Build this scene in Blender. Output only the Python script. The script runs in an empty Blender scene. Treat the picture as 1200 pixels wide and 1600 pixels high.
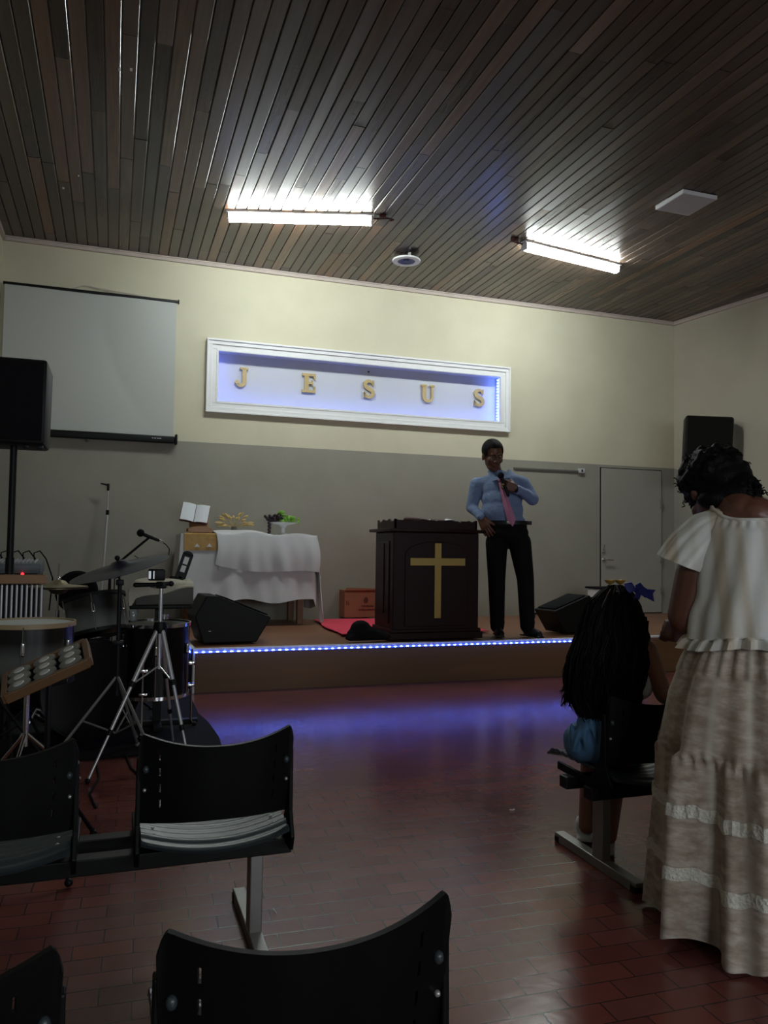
import bpy, bmesh, math, random
from mathutils import Vector as V, Matrix, Euler, noise
random.seed(7)
R=math.radians
S=bpy.context.scene
# ------------------------------------------------------------ camera
CAMH=1.13; FPX=1222.0
MX=[(0.945,-0.0280,-0.325),(-0.326,-0.0387,-0.945),(0.0139,0.99885,-0.0457)]
def _basis():
    Y=V((178-600,-(850-800),-FPX)).normalized()
    X=V((4170-600,-(905-800),-FPX)); X=(X-Y*X.dot(Y)).normalized()
    return Matrix((X,Y,X.cross(Y)))
MX=_basis()
cd=bpy.data.cameras.new('camera'); cam=bpy.data.objects.new('camera',cd); S.collection.objects.link(cam)
cd.sensor_fit='AUTO'; cd.sensor_width=36; cd.lens=FPX/1600*36; cd.clip_start=.05
cam.matrix_world=Matrix.Translation((0,0,CAMH))@MX.to_4x4()
S.camera=cam
# ------------------------------------------------------------ light and exposure
S.view_settings.view_transform='Standard'; S.view_settings.look='None'
S.view_settings.exposure=0.0; S.view_settings.gamma=1.0; S.view_settings.use_curve_mapping=False
TUBE=95.0; LED=3.2; SIGNLED=14.0; REARFILL=68.0
w=bpy.data.worlds.new('world'); S.world=w; w.use_nodes=True
w.node_tree.nodes['Background'].inputs[0].default_value=(.75,.85,1,1)
w.node_tree.nodes['Background'].inputs[1].default_value=.1
for x0 in (0.8,3.9):       # added soft fill from behind the camera, set at two invented rear windows
    ld=bpy.data.lights.new('window_daylight','AREA'); ld.shape='RECTANGLE'; ld.size=1.8; ld.size_y=1.3; ld.energy=REARFILL; ld.color=(.86,.93,1)
    lo=bpy.data.objects.new('window_daylight',ld); S.collection.objects.link(lo)
    lo.location=(x0,-3.46,1.85); lo.rotation_euler=(R(90),0,0)
# ------------------------------------------------------------ helpers
def ray(px,py): return MX@V((px-600,-(py-800),-FPX))
def at(px,py,Y): r=ray(px,py); return V((0,0,CAMH))+r*(Y/r.y)
def onz(px,py,z): r=ray(px,py); return V((0,0,CAMH))+r*((z-CAMH)/r.z)
def onx(px,py,x): r=ray(px,py); return V((0,0,CAMH))+r*(x/r.x)

def mat(name,col,rough=.6,metal=0,var=0,scale=20,bump=0,bscale=None,coat=0,emit=None,es=0,spec=.5,trans=0,sheen=0):
    m=bpy.data.materials.new(name); m.use_nodes=True; nt=m.node_tree; b=nt.nodes['Principled BSDF']
    b.inputs['Base Color'].default_value=(*col,1); b.inputs['Roughness'].default_value=rough; b.inputs['Metallic'].default_value=metal
    b.inputs['Coat Weight'].default_value=coat; b.inputs['Specular IOR Level'].default_value=spec; b.inputs['Coat Roughness'].default_value=.12
    b.inputs['Transmission Weight'].default_value=trans; b.inputs['Sheen Weight'].default_value=sheen
    if emit: b.inputs['Emission Color'].default_value=(*emit,1); b.inputs['Emission Strength'].default_value=es
    tc=nt.nodes.new('ShaderNodeTexCoord')
    if var:
        n=nt.nodes.new('ShaderNodeTexNoise'); n.inputs['Scale'].default_value=scale; n.inputs['Detail'].default_value=5
        nt.links.new(tc.outputs['Object'],n.inputs['Vector'])
        mx=nt.nodes.new('ShaderNodeMix'); mx.data_type='RGBA'; mx.name='MIX'
        mx.inputs[6].default_value=(*[c*(1-var) for c in col],1); mx.inputs[7].default_value=(*[min(1,c*(1+var)) for c in col],1)
        nt.links.new(n.outputs['Fac'],mx.inputs[0]); nt.links.new(mx.outputs[2],b.inputs['Base Color'])
    if bump:
        n2=nt.nodes.new('ShaderNodeTexNoise'); n2.inputs['Scale'].default_value=bscale or scale; n2.inputs['Detail'].default_value=4
        nt.links.new(tc.outputs['Object'],n2.inputs['Vector'])
        bp=nt.nodes.new('ShaderNodeBump'); bp.inputs['Strength'].default_value=bump; bp.inputs['Distance'].default_value=.01
        nt.links.new(n2.outputs['Fac'],bp.inputs['Height']); nt.links.new(bp.outputs[0],b.inputs['Normal'])
    return m
def nodes(m): return m.node_tree, m.node_tree.nodes['Principled BSDF']

class MB:
    def __init__(s): s.b=bmesh.new()
    def _add(s,vs,fs):
        v=[s.b.verts.new(p) for p in vs]
        for f in fs:
            try: s.b.faces.new([v[i] for i in f])
            except ValueError: pass
        return v
    def box(s,c,d,rot=None,bev=0,taper=None):
        c=V(c); m=rot if rot is not None else Matrix.Identity(3)
        if isinstance(m,(tuple,list)): m=Euler(m).to_matrix()
        t=bmesh.new(); bmesh.ops.create_cube(t,size=1)
        for v in t.verts:
            k=1
            if taper and v.co.z>0: k=taper
            v.co=V((v.co.x*d[0]*k,v.co.y*d[1]*k,v.co.z*d[2]))
        if bev: bmesh.ops.bevel(t,geom=t.edges[:],offset=bev,segments=2,affect='EDGES',profile=.5)
        for v in t.verts: v.co=m@v.co+c
        s._merge(t); return s
    def _merge(s,t):
        t.verts.index_update(); vm={}
        for v in t.verts: vm[v.index]=s.b.verts.new(v.co)
        for f in t.faces:
            try: s.b.faces.new([vm[v.index] for v in f.verts])
            except ValueError: pass
        t.free()
    def ell(s,c,r,rot=None,u=20,v=14):
        c=V(c); r=(r,r,r) if not hasattr(r,'__len__') else r
        m=rot if rot is not None else Matrix.Identity(3)
        vs=[c+m@V((0,0,r[2]))]; fs=[]
        for i in range(1,v):
            a=math.pi*i/v
            for j in range(u):
                b=2*math.pi*j/u
                vs.append(c+m@V((r[0]*math.sin(a)*math.cos(b),r[1]*math.sin(a)*math.sin(b),r[2]*math.cos(a))))
        vs.append(c+m@V((0,0,-r[2]))); n=len(vs)-1
        for j in range(u):
            fs.append((0,1+j,1+(j+1)%u))
            for i in range(v-2):
                a=1+i*u+j; b=1+i*u+(j+1)%u
                fs.append((a,a+u,b+u,b))
            fs.append((n,1+(v-2)*u+(j+1)%u,1+(v-2)*u+j))
        s._add(vs,fs); return s
    def tube(s,pts,r,seg=10,cap=True,closed=False,flat=None):
        pts=[V(p) for p in pts]; n=len(pts)
        rs=r if hasattr(r,'__len__') else [r]*n
        rings=[]; prev=None
        for i,p in enumerate(pts):
            a=pts[(i-1)%n] if (closed or i>0) else p; b=pts[(i+1)%n] if (closed or i<n-1) else p
            t=(b-a); t=t.normalized() if t.length>1e-9 else V((0,0,1))
            if prev is None:
                up=V((0,0,1)) if abs(t.z)<.9 else V((1,0,0))
                u=t.cross(up).normalized()
            else:
                u=prev-t*prev.dot(t); u=u.normalized() if u.length>1e-6 else t.orthogonal().normalized()
            prev=u; w_=t.cross(u)
            rings.append([s.b.verts.new(p+(u*math.cos(k*2*math.pi/seg)+w_*math.sin(k*2*math.pi/seg)*(flat or 1))*rs[i]) for k in range(seg)])
        for i in range(n if closed else n-1):
            A=rings[i]; B=rings[(i+1)%n]
            for k in range(seg):
                try: s.b.faces.new((A[k],A[(k+1)%seg],B[(k+1)%seg],B[k]))
                except ValueError: pass
        if cap and not closed:
            s.b.faces.new(rings[0][::-1]); s.b.faces.new(rings[-1])
        return s
    def cap(s,p0,p1,r0,r1=None,seg=14):      # capsule with round ends
        p0=V(p0);p1=V(p1); r1=r0 if r1 is None else r1; t=(p1-p0).normalized() if (p1-p0).length>1e-6 else V((0,0,1))
        P=[];Rr=[]
        for k in range(1,6): a=math.pi/2*(1-k/5.); P.append(p0-t*r0*math.sin(a)); Rr.append(max(r0*math.cos(a),1e-4))
        for k in range(1,5): P.append(p0.lerp(p1,k/5.)); Rr.append(r0+(r1-r0)*k/5.)
        for k in range(0,5): a=math.pi/2*k/5.; P.append(p1+t*r1*math.sin(a)); Rr.append(r1*math.cos(a))
        return s.tube([P[0]-t*1e-4]+P,[1e-4]+Rr,seg)
    def limb(s,pts,rs):
        for i in range(len(pts)-1): s.cap(pts[i],pts[i+1],rs[i],rs[i+1])
        return s
    def lathe(s,prof,c=(0,0,0),seg=32,rot=None,sx=1,sy=1):
        c=V(c); m=rot if rot is not None else Matrix.Identity(3)
        if isinstance(m,(tuple,list)): m=Euler(m).to_matrix()
        rings=[[s.b.verts.new(c+m@V((r*math.cos(k*2*math.pi/seg)*sx,r*math.sin(k*2*math.pi/seg)*sy,z))) for k in range(seg)] for r,z in [(max(a,1e-4),b_) for a,b_ in prof]]
        for A,B in zip(rings,rings[1:]):
            for k in range(seg): s.b.faces.new((A[k],A[(k+1)%seg],B[(k+1)%seg],B[k]))
        return s
    def prism(s,poly,o,u,v,n,d,bev=0):        # 2-D polygon in plane (o,u,v) extruded by d along n
        o=V(o);u=V(u);v=V(v);n=V(n)
        a=[s.b.verts.new(o+u*x+v*y) for x,y in poly]; b=[s.b.verts.new(o+u*x+v*y+n*d) for x,y in poly]
        s.b.faces.new(a[::-1]); s.b.faces.new(b)
        for i in range(len(poly)):
            j=(i+1)%len(poly); s.b.faces.new((a[i],a[j],b[j],b[i]))
        return s
    def grid(s,fn,nu,nv,closeu=False):
        g=[[s.b.verts.new(fn(i/(nu if closeu else nu-1),j/(nv-1))) for i in range(nu)] for j in range(nv)]
        for j in range(nv-1):
            for i in range(nu if closeu else nu-1):
                k=(i+1)%nu
                s.b.faces.new((g[j][i],g[j][k],g[j+1][k],g[j+1][i]))
        return g
    def build(s,name,m,parent=None,world=False,smooth=True,solid=0,bevel=0,voxel=0,sm=0,origin=None,sub=0,angle=40,dec=0):
        bmesh.ops.recalc_face_normals(s.b,faces=s.b.faces[:])
        me=bpy.data.meshes.new(name); 
        off=V((0,0,0))
        if world and parent is not None:
            p=parent
            while p: off+=p.location; p=p.parent
        if parent is None:
            if origin is not None: off=V(origin)
            elif s.b.verts:
                xs=[v.co for v in s.b.verts]
                off=V(((min(p.x for p in xs)+max(p.x for p in xs))/2,(min(p.y for p in xs)+max(p.y for p in xs))/2,min(p.z for p in xs)))
        for v in s.b.verts: v.co-=off
        s.b.to_mesh(me); s.b.free()
        me.materials.append(m)
        o=bpy.data.objects.new(name,me); S.collection.objects.link(o)
        if parent is None: o.location=off
        else: o.parent=parent
        if voxel or solid or sub:
            if voxel:
                md=o.modifiers.new('r','REMESH'); md.mode='VOXEL'; md.voxel_size=voxel; md.use_smooth_shade=True
                if sm: k=o.modifiers.new('s','SMOOTH'); k.iterations=sm; k.factor=.5
                if dec: k=o.modifiers.new('d','DECIMATE'); k.ratio=dec
            if solid: k=o.modifiers.new('t','SOLIDIFY'); k.thickness=solid; k.offset=0
            if sub: k=o.modifiers.new('u','SUBSURF'); k.levels=sub; k.render_levels=sub
            bpy.context.view_layer.update()
            dg=bpy.context.evaluated_depsgraph_get()
            nm=bpy.data.meshes.new_from_object(o.evaluated_get(dg),depsgraph=dg)
            o.modifiers.clear(); o.data=nm; nm.name=name; me=nm
            if not me.materials: me.materials.append(m)
        if bevel:
            k=o.modifiers.new('b','BEVEL'); k.width=bevel; k.segments=2; k.limit_method='ANGLE'
        if smooth:
            me.polygons.foreach_set('use_smooth',[True]*len(me.polygons))
            if not voxel:
                try: me.set_sharp_from_angle(angle=R(angle))
                except Exception: pass
        return o
def tag(o,label=None,cat=None,group=None,kind=None):
    if label: o['label']=label
    if cat: o['category']=cat
    if group: o['group']=group
    if kind: o['kind']=kind
    return o
def thing(name,label,cat,loc=(0,0,0),rz=0,group=None):
    o=bpy.data.objects.new(name,None); S.collection.objects.link(o); o.empty_display_size=.1
    o.location=loc; o.rotation_euler=(0,0,rz); return tag(o,label,cat,group)
def struct(mb,name,m,**k): return tag(mb.build(name,m,**k),kind='structure')
def kids(o): return [c for c in bpy.data.objects if c.parent==o]
def dup(o,parent=None):
    ks=kids(o); c=o.copy(); S.collection.objects.link(c)
    if parent: c.parent=parent
    for k in ks: dup(k,c)
    return c
class Fr:        # upright frame at a person's foot: local x to image right, local y away from the camera
    def __init__(s,px,Y,z):
        p=at(px,900,Y); s.root=V((p.x,p.y,z)); d=V((p.x,p.y,0)).normalized(); s.d=d; s.e=V((d.y,-d.x,0)); s.rz=math.atan2(s.e.y,s.e.x)
    def L(s,px,py,dy=0):
        r=ray(px,py); c=V((0,0,CAMH)); t=(dy+(s.root-c).dot(s.d))/r.dot(s.d); q=c+r*t-s.root
        return V((q.dot(s.e),q.dot(s.d),q.z))
# ------------------------------------------------------------ materials
M={}
M['cream']=mat('cream_wall_paint',(.66,.62,.44),.75,var=.05,scale=1.5,bump=.15,bscale=30)
M['white']=mat('white_paint',(.78,.79,.8),.5,var=.03,bump=.05)
M['trimpink']=mat('pale_cornice',(.50,.43,.39),.6,var=.1)
M['black']=mat('black_plastic',(.0035,.004,.004),.5,var=.2,scale=60,bump=.03,bscale=300,spec=.25)
M['dull']=mat('matt_black_cloth',(.006,.006,.008),.9,var=.2,spec=.2)
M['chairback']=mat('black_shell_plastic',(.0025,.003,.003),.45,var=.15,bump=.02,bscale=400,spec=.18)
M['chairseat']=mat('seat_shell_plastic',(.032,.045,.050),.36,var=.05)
M['steel']=mat('grey_enamelled_steel',(.25,.25,.23),.4,metal=.5,var=.08)
M['chrome']=mat('chrome',(.75,.76,.78),.15,metal=1,var=.03)
M['alu']=mat('silver_aluminium',(.62,.63,.64),.35,metal=.7,var=.05)
M['gold']=mat('brass_gold',(.42,.29,.08),.45,metal=.4,var=.08,scale=15)
M['goldletter']=mat('gold_painted_wood',(.50,.38,.17),.5,var=.1,metal=.2)
M['lectern']=mat('dark_mahogany',(.018,.0035,.0035),.42,var=.5,scale=3,coat=.0,bump=.02,spec=.2)
M['clothwhite']=mat('white_cloth',(.60,.61,.63),.85,var=.03,bump=.1,bscale=12)
M['clothcream']=mat('cream_towel',(.62,.58,.47),.95,var=.08,bump=.5,bscale=90)
M['runner']=mat('gold_runner',(.42,.25,.06),.5,var=.35,scale=25)
M['screen']=mat('screen_fabric',(.50,.52,.50),.8,var=.02)
M['woodlight']=mat('varnished_wood',(.28,.14,.055),.4,var=.25,scale=12)
M['traywood']=mat('brown_tray_wood',(.15,.075,.03),.45,var=.25,scale=12)
M['maple']=mat('pale_maple_hoop',(.36,.27,.15),.45,var=.1)
M['paper']=mat('paper',(.72,.76,.8),.7,var=.03)
M['ink']=mat('ink',(.1,.03,.02),.7,var=.1)
M['cardboard']=mat('cardboard',(.27,.115,.06),.85,var=.08)
M['pink']=mat('pink_cloth',(.70,.05,.10),.85,var=.1,bump=.3,bscale=30)
M['red']=mat('red_plastic',(.45,.01,.01),.5,var=.1)
M['skin']=mat('brown_skin',(.12,.048,.026),.45,var=.08,scale=12,bump=.03,bscale=200)
M['skin2']=mat('woman_brown_skin',(.13,.052,.034),.4,var=.08,scale=10,bump=.03,bscale=200)
M['skin3']=mat('girl_tan_skin',(.24,.10,.06),.45,var=.06,scale=10)
M['hair']=mat('black_hair',(.004,.0035,.0035),.6,var=.3,scale=90,bump=.3,bscale=120,spec=.12)
M['shirt']=mat('light_blue_shirt',(.17,.24,.40),.8,var=.07,scale=5,bump=1.0,bscale=7,sheen=.1)
M['tie']=mat('pink_tie',(.50,.20,.33),.55,var=.06,scale=80)
M['trouser']=mat('black_trouser_cloth',(.004,.004,.005),.85,var=.2,bump=.3,bscale=8,spec=.2)
M['shoe']=mat('black_leather',(.005,.005,.008),.45,var=.2,spec=.3)
M['denim']=mat('blue_denim',(.06,.15,.27),.85,var=.35,scale=14,bump=.3,bscale=25)
M['bow']=mat('royal_blue_ribbon',(.015,.025,.30),.45,var=.1)
M['silver_burst']=mat('silver_fade_drum_shell',(.012,.013,.013),.3,coat=.5)
M['drumhead']=mat('white_drum_head',(.55,.56,.54),.5,var=.05)
M['cymbal']=mat('bronze_cymbal',(.28,.24,.15),.35,metal=.8,var=.1,bump=.1,bscale=4)
M['cymbaldark']=mat('dark_cymbal',(.012,.012,.035),.35,metal=.5,var=.1)
M['stage']=mat('stage_wood',(.22,.10,.055),.4,var=.25,scale=4)
M['stagefront']=mat('stage_front_wood',(.16,.075,.025),.5,var=.3,scale=3)
M['leaf']=mat('green_grape',(.18,.42,.04),.4,var=.2)
M['grape']=mat('dark_grape',(.02,.006,.015),.35,var=.3)
M['wheat']=mat('dry_wheat',(.55,.40,.16),.8,var=.2)
M['tubelight']=mat('lit_tube',(1,1,1),.5,emit=(.93,1,.97),es=TUBE)
M['led']=mat('blue_led',(.2,.3,1),.5,emit=(.03,.06,1),es=LED)
M['leddot']=mat('led_chip',(.6,.7,1),.5,emit=(.10,.22,1),es=LED*12)
M['signled']=mat('sign_led',(.3,.4,1),.5,emit=(.11,.18,1),es=SIGNLED)
M['redled']=mat('red_led',(1,0,0),.5,emit=(1,.02,.03),es=4)
M['cup']=mat('clear_plastic',(.8,.85,.85),.1,trans=.8,spec=.5,var=.02)
M['greybox']=mat('grey_box',(.10,.10,.085),.6,var=.08)
M['mixer']=mat('mixer_top',(.10,.12,.13),.45,var=.1)
M['door']=mat('grey_door_paint',(.33,.32,.275),.55,var=.03,bump=.05,scale=2)
M['panel']=mat('white_lamp_panel',(.45,.44,.46),.6,var=.02)
[n for n in M['shirt'].node_tree.nodes if n.type=='BUMP'][0].inputs['Distance'].default_value=.04
[n for n in M['trouser'].node_tree.nodes if n.type=='BUMP'][0].inputs['Distance'].default_value=.03
# stretched grain for wood pieces running along x
for k in ('stagefront','stage'):
    nt,b=nodes(M[k])
    tc=[n for n in nt.nodes if n.type=='TEX_COORD'][0]; nz=[n for n in nt.nodes if n.type=='TEX_NOISE'][0]
    mp=nt.nodes.new('ShaderNodeMapping'); mp.inputs['Scale'].default_value=(.25,3,6)
    nt.links.new(tc.outputs['Object'],mp.inputs[0]); nt.links.new(mp.outputs[0],nz.inputs['Vector'])
def math_(nt,op,a,b=None,c=None):
    n=nt.nodes.new('ShaderNodeMath'); n.operation=op
    for i,v in enumerate((a,b,c)):
        if v is None: continue
        if isinstance(v,(int,float)): n.inputs[i].default_value=v
        else: nt.links.new(v,n.inputs[i])
    return n.outputs[0]
def ramp(nt,fac,stops):
    n=nt.nodes.new('ShaderNodeValToRGB'); e=n.color_ramp.elements
    while len(e)<len(stops): e.new(.5)
    for i,(p,c) in enumerate(stops): e[i].position=p; e[i].color=(*c,1)
    nt.links.new(fac,n.inputs[0]); return n.outputs[0]
# wall with two paints: grey dado below, cream above (line height given by a + b*y)
def two_paint(name,a,bslope,up=((.58,.55,.41),(.63,.60,.455))):
    m=mat(name,(.5,.5,.5),.72,bump=.12,bscale=25); nt,b=nodes(m)
    g=nt.nodes.new('ShaderNodeNewGeometry'); sp=nt.nodes.new('ShaderNodeSeparateXYZ'); nt.links.new(g.outputs['Position'],sp.inputs[0])
    nz=nt.nodes.new('ShaderNodeTexNoise'); nz.inputs['Scale'].default_value=2.5; nz.inputs['Detail'].default_value=6; nt.links.new(g.outputs['Position'],nz.inputs['Vector'])
    lim=math_(nt,'MULTIPLY_ADD',sp.outputs[1],bslope,a)
    fac=math_(nt,'GREATER_THAN',sp.outputs[2],lim)
    lo=ramp(nt,nz.outputs['Fac'],[(.3,(.270,.258,.216)),(.7,(.305,.292,.245))])
    hi=ramp(nt,nz.outputs['Fac'],[(.3,up[0]),(.7,up[1])])
    mx=nt.nodes.new('ShaderNodeMix'); mx.data_type='RGBA'; nt.links.new(fac,mx.inputs[0]); nt.links.new(lo,mx.inputs[6]); nt.links.new(hi,mx.inputs[7])
    nt.links.new(mx.outputs[2],b.inputs['Base Color']); return m
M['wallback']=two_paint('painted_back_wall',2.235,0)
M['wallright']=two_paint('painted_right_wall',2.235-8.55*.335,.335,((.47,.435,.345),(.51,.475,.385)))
# floor tiles
def floor_mat():
    m=mat('red_brown_brick_tile',(.2,.06,.05),.3); nt,b=nodes(m)
    g=nt.nodes.new('ShaderNodeNewGeometry'); mp=nt.nodes.new('ShaderNodeMapping'); mp.inputs['Rotation'].default_value=(0,0,R(2)); nt.links.new(g.outputs['Position'],mp.inputs[0])
    br=nt.nodes.new('ShaderNodeTexBrick'); br.inputs['Scale'].default_value=1; br.inputs['Brick Width'].default_value=.16; br.inputs['Row Height'].default_value=.08
    br.inputs['Mortar Size'].default_value=.0022; br.inputs['Mortar Smooth'].default_value=.3; br.offset=.5
    br.inputs['Color1'].default_value=(0,0,0,1); br.inputs['Color2'].default_value=(1,1,1,1); br.inputs['Mortar'].default_value=(0,0,0,1)
    nt.links.new(mp.outputs[0],br.inputs['Vector'])
    col=ramp(nt,br.outputs['Color'],[(0,(.155,.045,.036)),(.5,(.18,.060,.050)),(1,(.205,.055,.040))])
    nz=nt.nodes.new('ShaderNodeTexNoise'); nz.inputs['Scale'].default_value=1.3; nz.inputs['Detail'].default_value=5; nt.links.new(g.outputs['Position'],nz.inputs['Vector'])
    dirt=ramp(nt,nz.outputs['Fac'],[(.35,(.75,.75,.75)),(.65,(1.1,1.05,1.0))])
    mu=nt.nodes.new('ShaderNodeMix'); mu.data_type='RGBA'; mu.blend_type='MULTIPLY'; mu.inputs[0].default_value=1; nt.links.new(col,mu.inputs[6]); nt.links.new(dirt,mu.inputs[7])
    mo=nt.nodes.new('ShaderNodeMix'); mo.data_type='RGBA'; nt.links.new(br.outputs['Fac'],mo.inputs[0]); nt.links.new(mu.outputs[2],mo.inputs[6]); mo.inputs[7].default_value=(.035,.02,.018,1)
    nt.links.new(mo.outputs[2],b.inputs['Base Color'])
    rr=math_(nt,'MULTIPLY_ADD',nz.outputs['Fac'],.14,.13); nt.links.new(rr,b.inputs['Roughness'])
    nb=nt.nodes.new('ShaderNodeTexNoise'); nb.inputs['Scale'].default_value=22; nb.inputs['Detail'].default_value=3; nt.links.new(g.outputs['Position'],nb.inputs['Vector'])
    hh=math_(nt,'MULTIPLY_ADD',br.outputs['Fac'],-.6,nb.outputs['Fac'])
    bp=nt.nodes.new('ShaderNodeBump'); bp.inputs['Strength'].default_value=.12; bp.inputs['Distance'].default_value=.008; nt.links.new(hh,bp.inputs['Height']); nt.links.new(bp.outputs[0],b.inputs['Normal'])
    return m
M['floor']=floor_mat()
PW=.1
def ceil_mat():
    m=mat('varnished_ceiling_planks',(.1,.05,.03),.3); nt,b=nodes(m)
    at_=nt.nodes.new('ShaderNodeVertexColor'); at_.layer_name='plank'
    g=nt.nodes.new('ShaderNodeNewGeometry'); mp=nt.nodes.new('ShaderNodeMapping'); mp.inputs['Scale'].default_value=(14,.8,1); nt.links.new(g.outputs['Position'],mp.inputs[0])
    nz=nt.nodes.new('ShaderNodeTexNoise'); nz.inputs['Scale'].default_value=3; nz.inputs['Detail'].default_value=6; nt.links.new(mp.outputs[0],nz.inputs['Vector'])
    sp=nt.nodes.new('ShaderNodeSeparateColor'); nt.links.new(at_.outputs['Color'],sp.inputs[0])
    col=ramp(nt,sp.outputs[0],[(0,(.046,.031,.024)),(.4,(.085,.056,.040)),(.75,(.128,.086,.060)),(1,(.15,.071,.038))])
    gr=ramp(nt,nz.outputs['Fac'],[(.3,(.75,.72,.7)),(.7,(1.15,1.15,1.15))])
    mu=nt.nodes.new('ShaderNodeMix'); mu.data_type='RGBA'; mu.blend_type='MULTIPLY'; mu.inputs[0].default_value=1; nt.links.new(col,mu.inputs[6]); nt.links.new(gr,mu.inputs[7])
    nt.links.new(mu.outputs[2],b.inputs['Base Color'])
    nt.links.new(math_(nt,'MULTIPLY_ADD',sp.outputs[1],.14,.24),b.inputs['Roughness'])
    bp=nt.nodes.new('ShaderNodeBump'); bp.inputs['Strength'].default_value=.15; bp.inputs['Distance'].default_value=.004; nt.links.new(nz.outputs['Fac'],bp.inputs['Height']); nt.links.new(bp.outputs[0],b.inputs['Normal'])
    return m
M['ceil']=ceil_mat()
# ------------------------------------------------------------ room shell
YB=8.55; ZC=4.2; ST=.333; XL=-1.14; XR=7.0; YR=-3.4
b=MB(); b.box((3.2,2.6,-.05),(9.6,12.6,.1)); struct(b,'floor',M['floor'],smooth=False)
# ceiling planks
b=MB(); lay=b.b.loops.layers.color.new('plank'); x=XL-.1
rg=random.Random(3)
while x<8.2:
    y=YR-.1-rg.random()*2
    while y<YB+.05:
        L=rg.choice((1.6,2.2,2.8,3.2)); y2=min(y+L,YB+.12); n0=len(b.b.faces)
        g_=.003; e=.005; z=ZC
        ys=(y+.0015,y2-.0015)
        v=[b.b.verts.new(p) for yy in ys for p in ((x+g_,yy,z+.02),(x+g_,yy,z+e),(x+g_+e,yy,z),(x+PW-g_-e,yy,z),(x+PW-g_,yy,z+e),(x+PW-g_,yy,z+.02))]
        c=(rg.random(),rg.random(),0,1); dz=rg.uniform(-.0015,.0015)
        for q in v: q.co.z+=dz
        for k in range(5):
            f=b.b.faces.new((v[k],v[k+1],v[k+7],v[k+6]))
            for l in f.loops: l[lay]=c
        y=y2
    x+=PW
v=[b.b.verts.new(p) for p in ((XL-.2,YR-.2,ZC+.02),(8.3,YR-.2,ZC+.02),(8.3,YB+.2,ZC+.02),(XL-.2,YB+.2,ZC+.02))]
f=b.b.faces.new(v)
for l in f.loops: l[lay]=(0,.5,0,1)
ce=struct(b,'ceiling',M['ceil'],smooth=False)
# back wall with the niche opening
NX0,NX1,NZ0,NZ1=.995,4.44,2.668,3.258; ND=.14
b=MB(); x0,x1=XL-.1,7.12
def wallbox(b,xa,xb,za,zb): b.box(((xa+xb)/2,YB+.15,(za+zb)/2),(xb-xa,.3,zb-za))
wallbox(b,x0,NX0,0,ZC+.02); wallbox(b,NX1,x1,0,ZC+.02); wallbox(b,NX0,NX1,0,NZ0); wallbox(b,NX0,NX1,NZ1,ZC+.02)
struct(b,'wall_back',M['wallback'],smooth=False)
# right wall, slightly out of square with the back wall
AR=math.atan2(.235,1.55)
def rw(t,z,off=0): return V((XR+.02+t*math.sin(AR)-off*math.cos(AR),YB-t*math.cos(AR)-off*math.sin(AR),z))
rwrot=Matrix.Rotation(AR,3,'Z')
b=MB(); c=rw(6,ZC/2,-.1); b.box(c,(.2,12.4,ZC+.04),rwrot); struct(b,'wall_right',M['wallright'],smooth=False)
b=MB(); b.box((XL-.1,2.6,ZC/2),(.2,12.4,ZC)); struct(b,'wall_left',M['wallback'],smooth=False)
b=MB()
for xa,xb,za,zb in ((XL,-.1,0,ZC),(1.7,3.0,0,ZC),(4.8,9,0,ZC),(-.1,1.7,0,1.2),(-.1,1.7,2.5,ZC),(3,4.8,0,1.2),(3,4.8,2.5,ZC)): b.box(((xa+xb)/2,YR-.05,(za+zb)/2),(xb-xa,.1,zb-za))
struct(b,'wall_rear',M['wallback'],smooth=False)
for i,x0 in enumerate((.8,3.9)):  # unseen windows, added as openings for the rear fill light
    b=MB()
    for dx in (-.88,0,.88): b.box((x0+dx,YR-.05,1.85),(.04,.05,1.3))
    for z in (1.22,1.85,2.48): b.box((x0,YR-.05,z),(1.8,.05,.04))
    struct(b,'window_%d'%(i+1),M['white'],smooth=False)
# cornices
b=MB(); b.box(((XL+XR)/2,YB-.015,ZC-.022),(XR-XL,.03,.045)); b.box(((XL+XR)/2,YB-.022,ZC-.006),(XR-XL,.045,.012)); struct(b,'trim_1',M['trimpink'],smooth=False)
b=MB(); b.box(rw(5.9,ZC-.022,.015),(.03,11.8,.045),rwrot); b.box(rw(5.9,ZC-.006,.022),(.045,11.8,.012),rwrot); struct(b,'trim_2',M['trimpink'],smooth=False)
b=MB(); b.box((XL+.015,2.6,ZC-.022),(.03,11.8,.045)); struct(b,'trim_3',M['trimpink'],smooth=False)
# stage platform
SY=6.176; SX=.587
b=MB(); b.box(((SX+7.3)/2+.01,(SY+YB)/2+.01,ST/2-.005),(7.3-SX-.02,YB-SY-.02,ST-.01)); st=struct(b,'floor_stage',M['stage'],smooth=False); 
b=MB(); b.box(((SX+.03+7.0)/2,SY+.004,ST/2-.02),(7.0-SX-.03,.016,ST-.04)); struct(b,'trim_4',M['stagefront'],smooth=False)
b=MB(); b.box((SX+.012,SY+.002,ST/2-.005),(.024,.024,ST-.01)); b.box(((SX+7.1)/2,SY+.01,ST-.004),(7.1-SX,.045,.016)); b.box((SX+.012,(SY+YB)/2,ST-.004),(.03,YB-SY,.016)); struct(b,'trim_5',M['white'],smooth=False)
b=MB(); b.box((SX+.004,(SY+YB)/2,ST/2-.02),(.014,YB-SY-.05,ST-.05)); struct(b,'trim_6',M['dull'],smooth=False)
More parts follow.
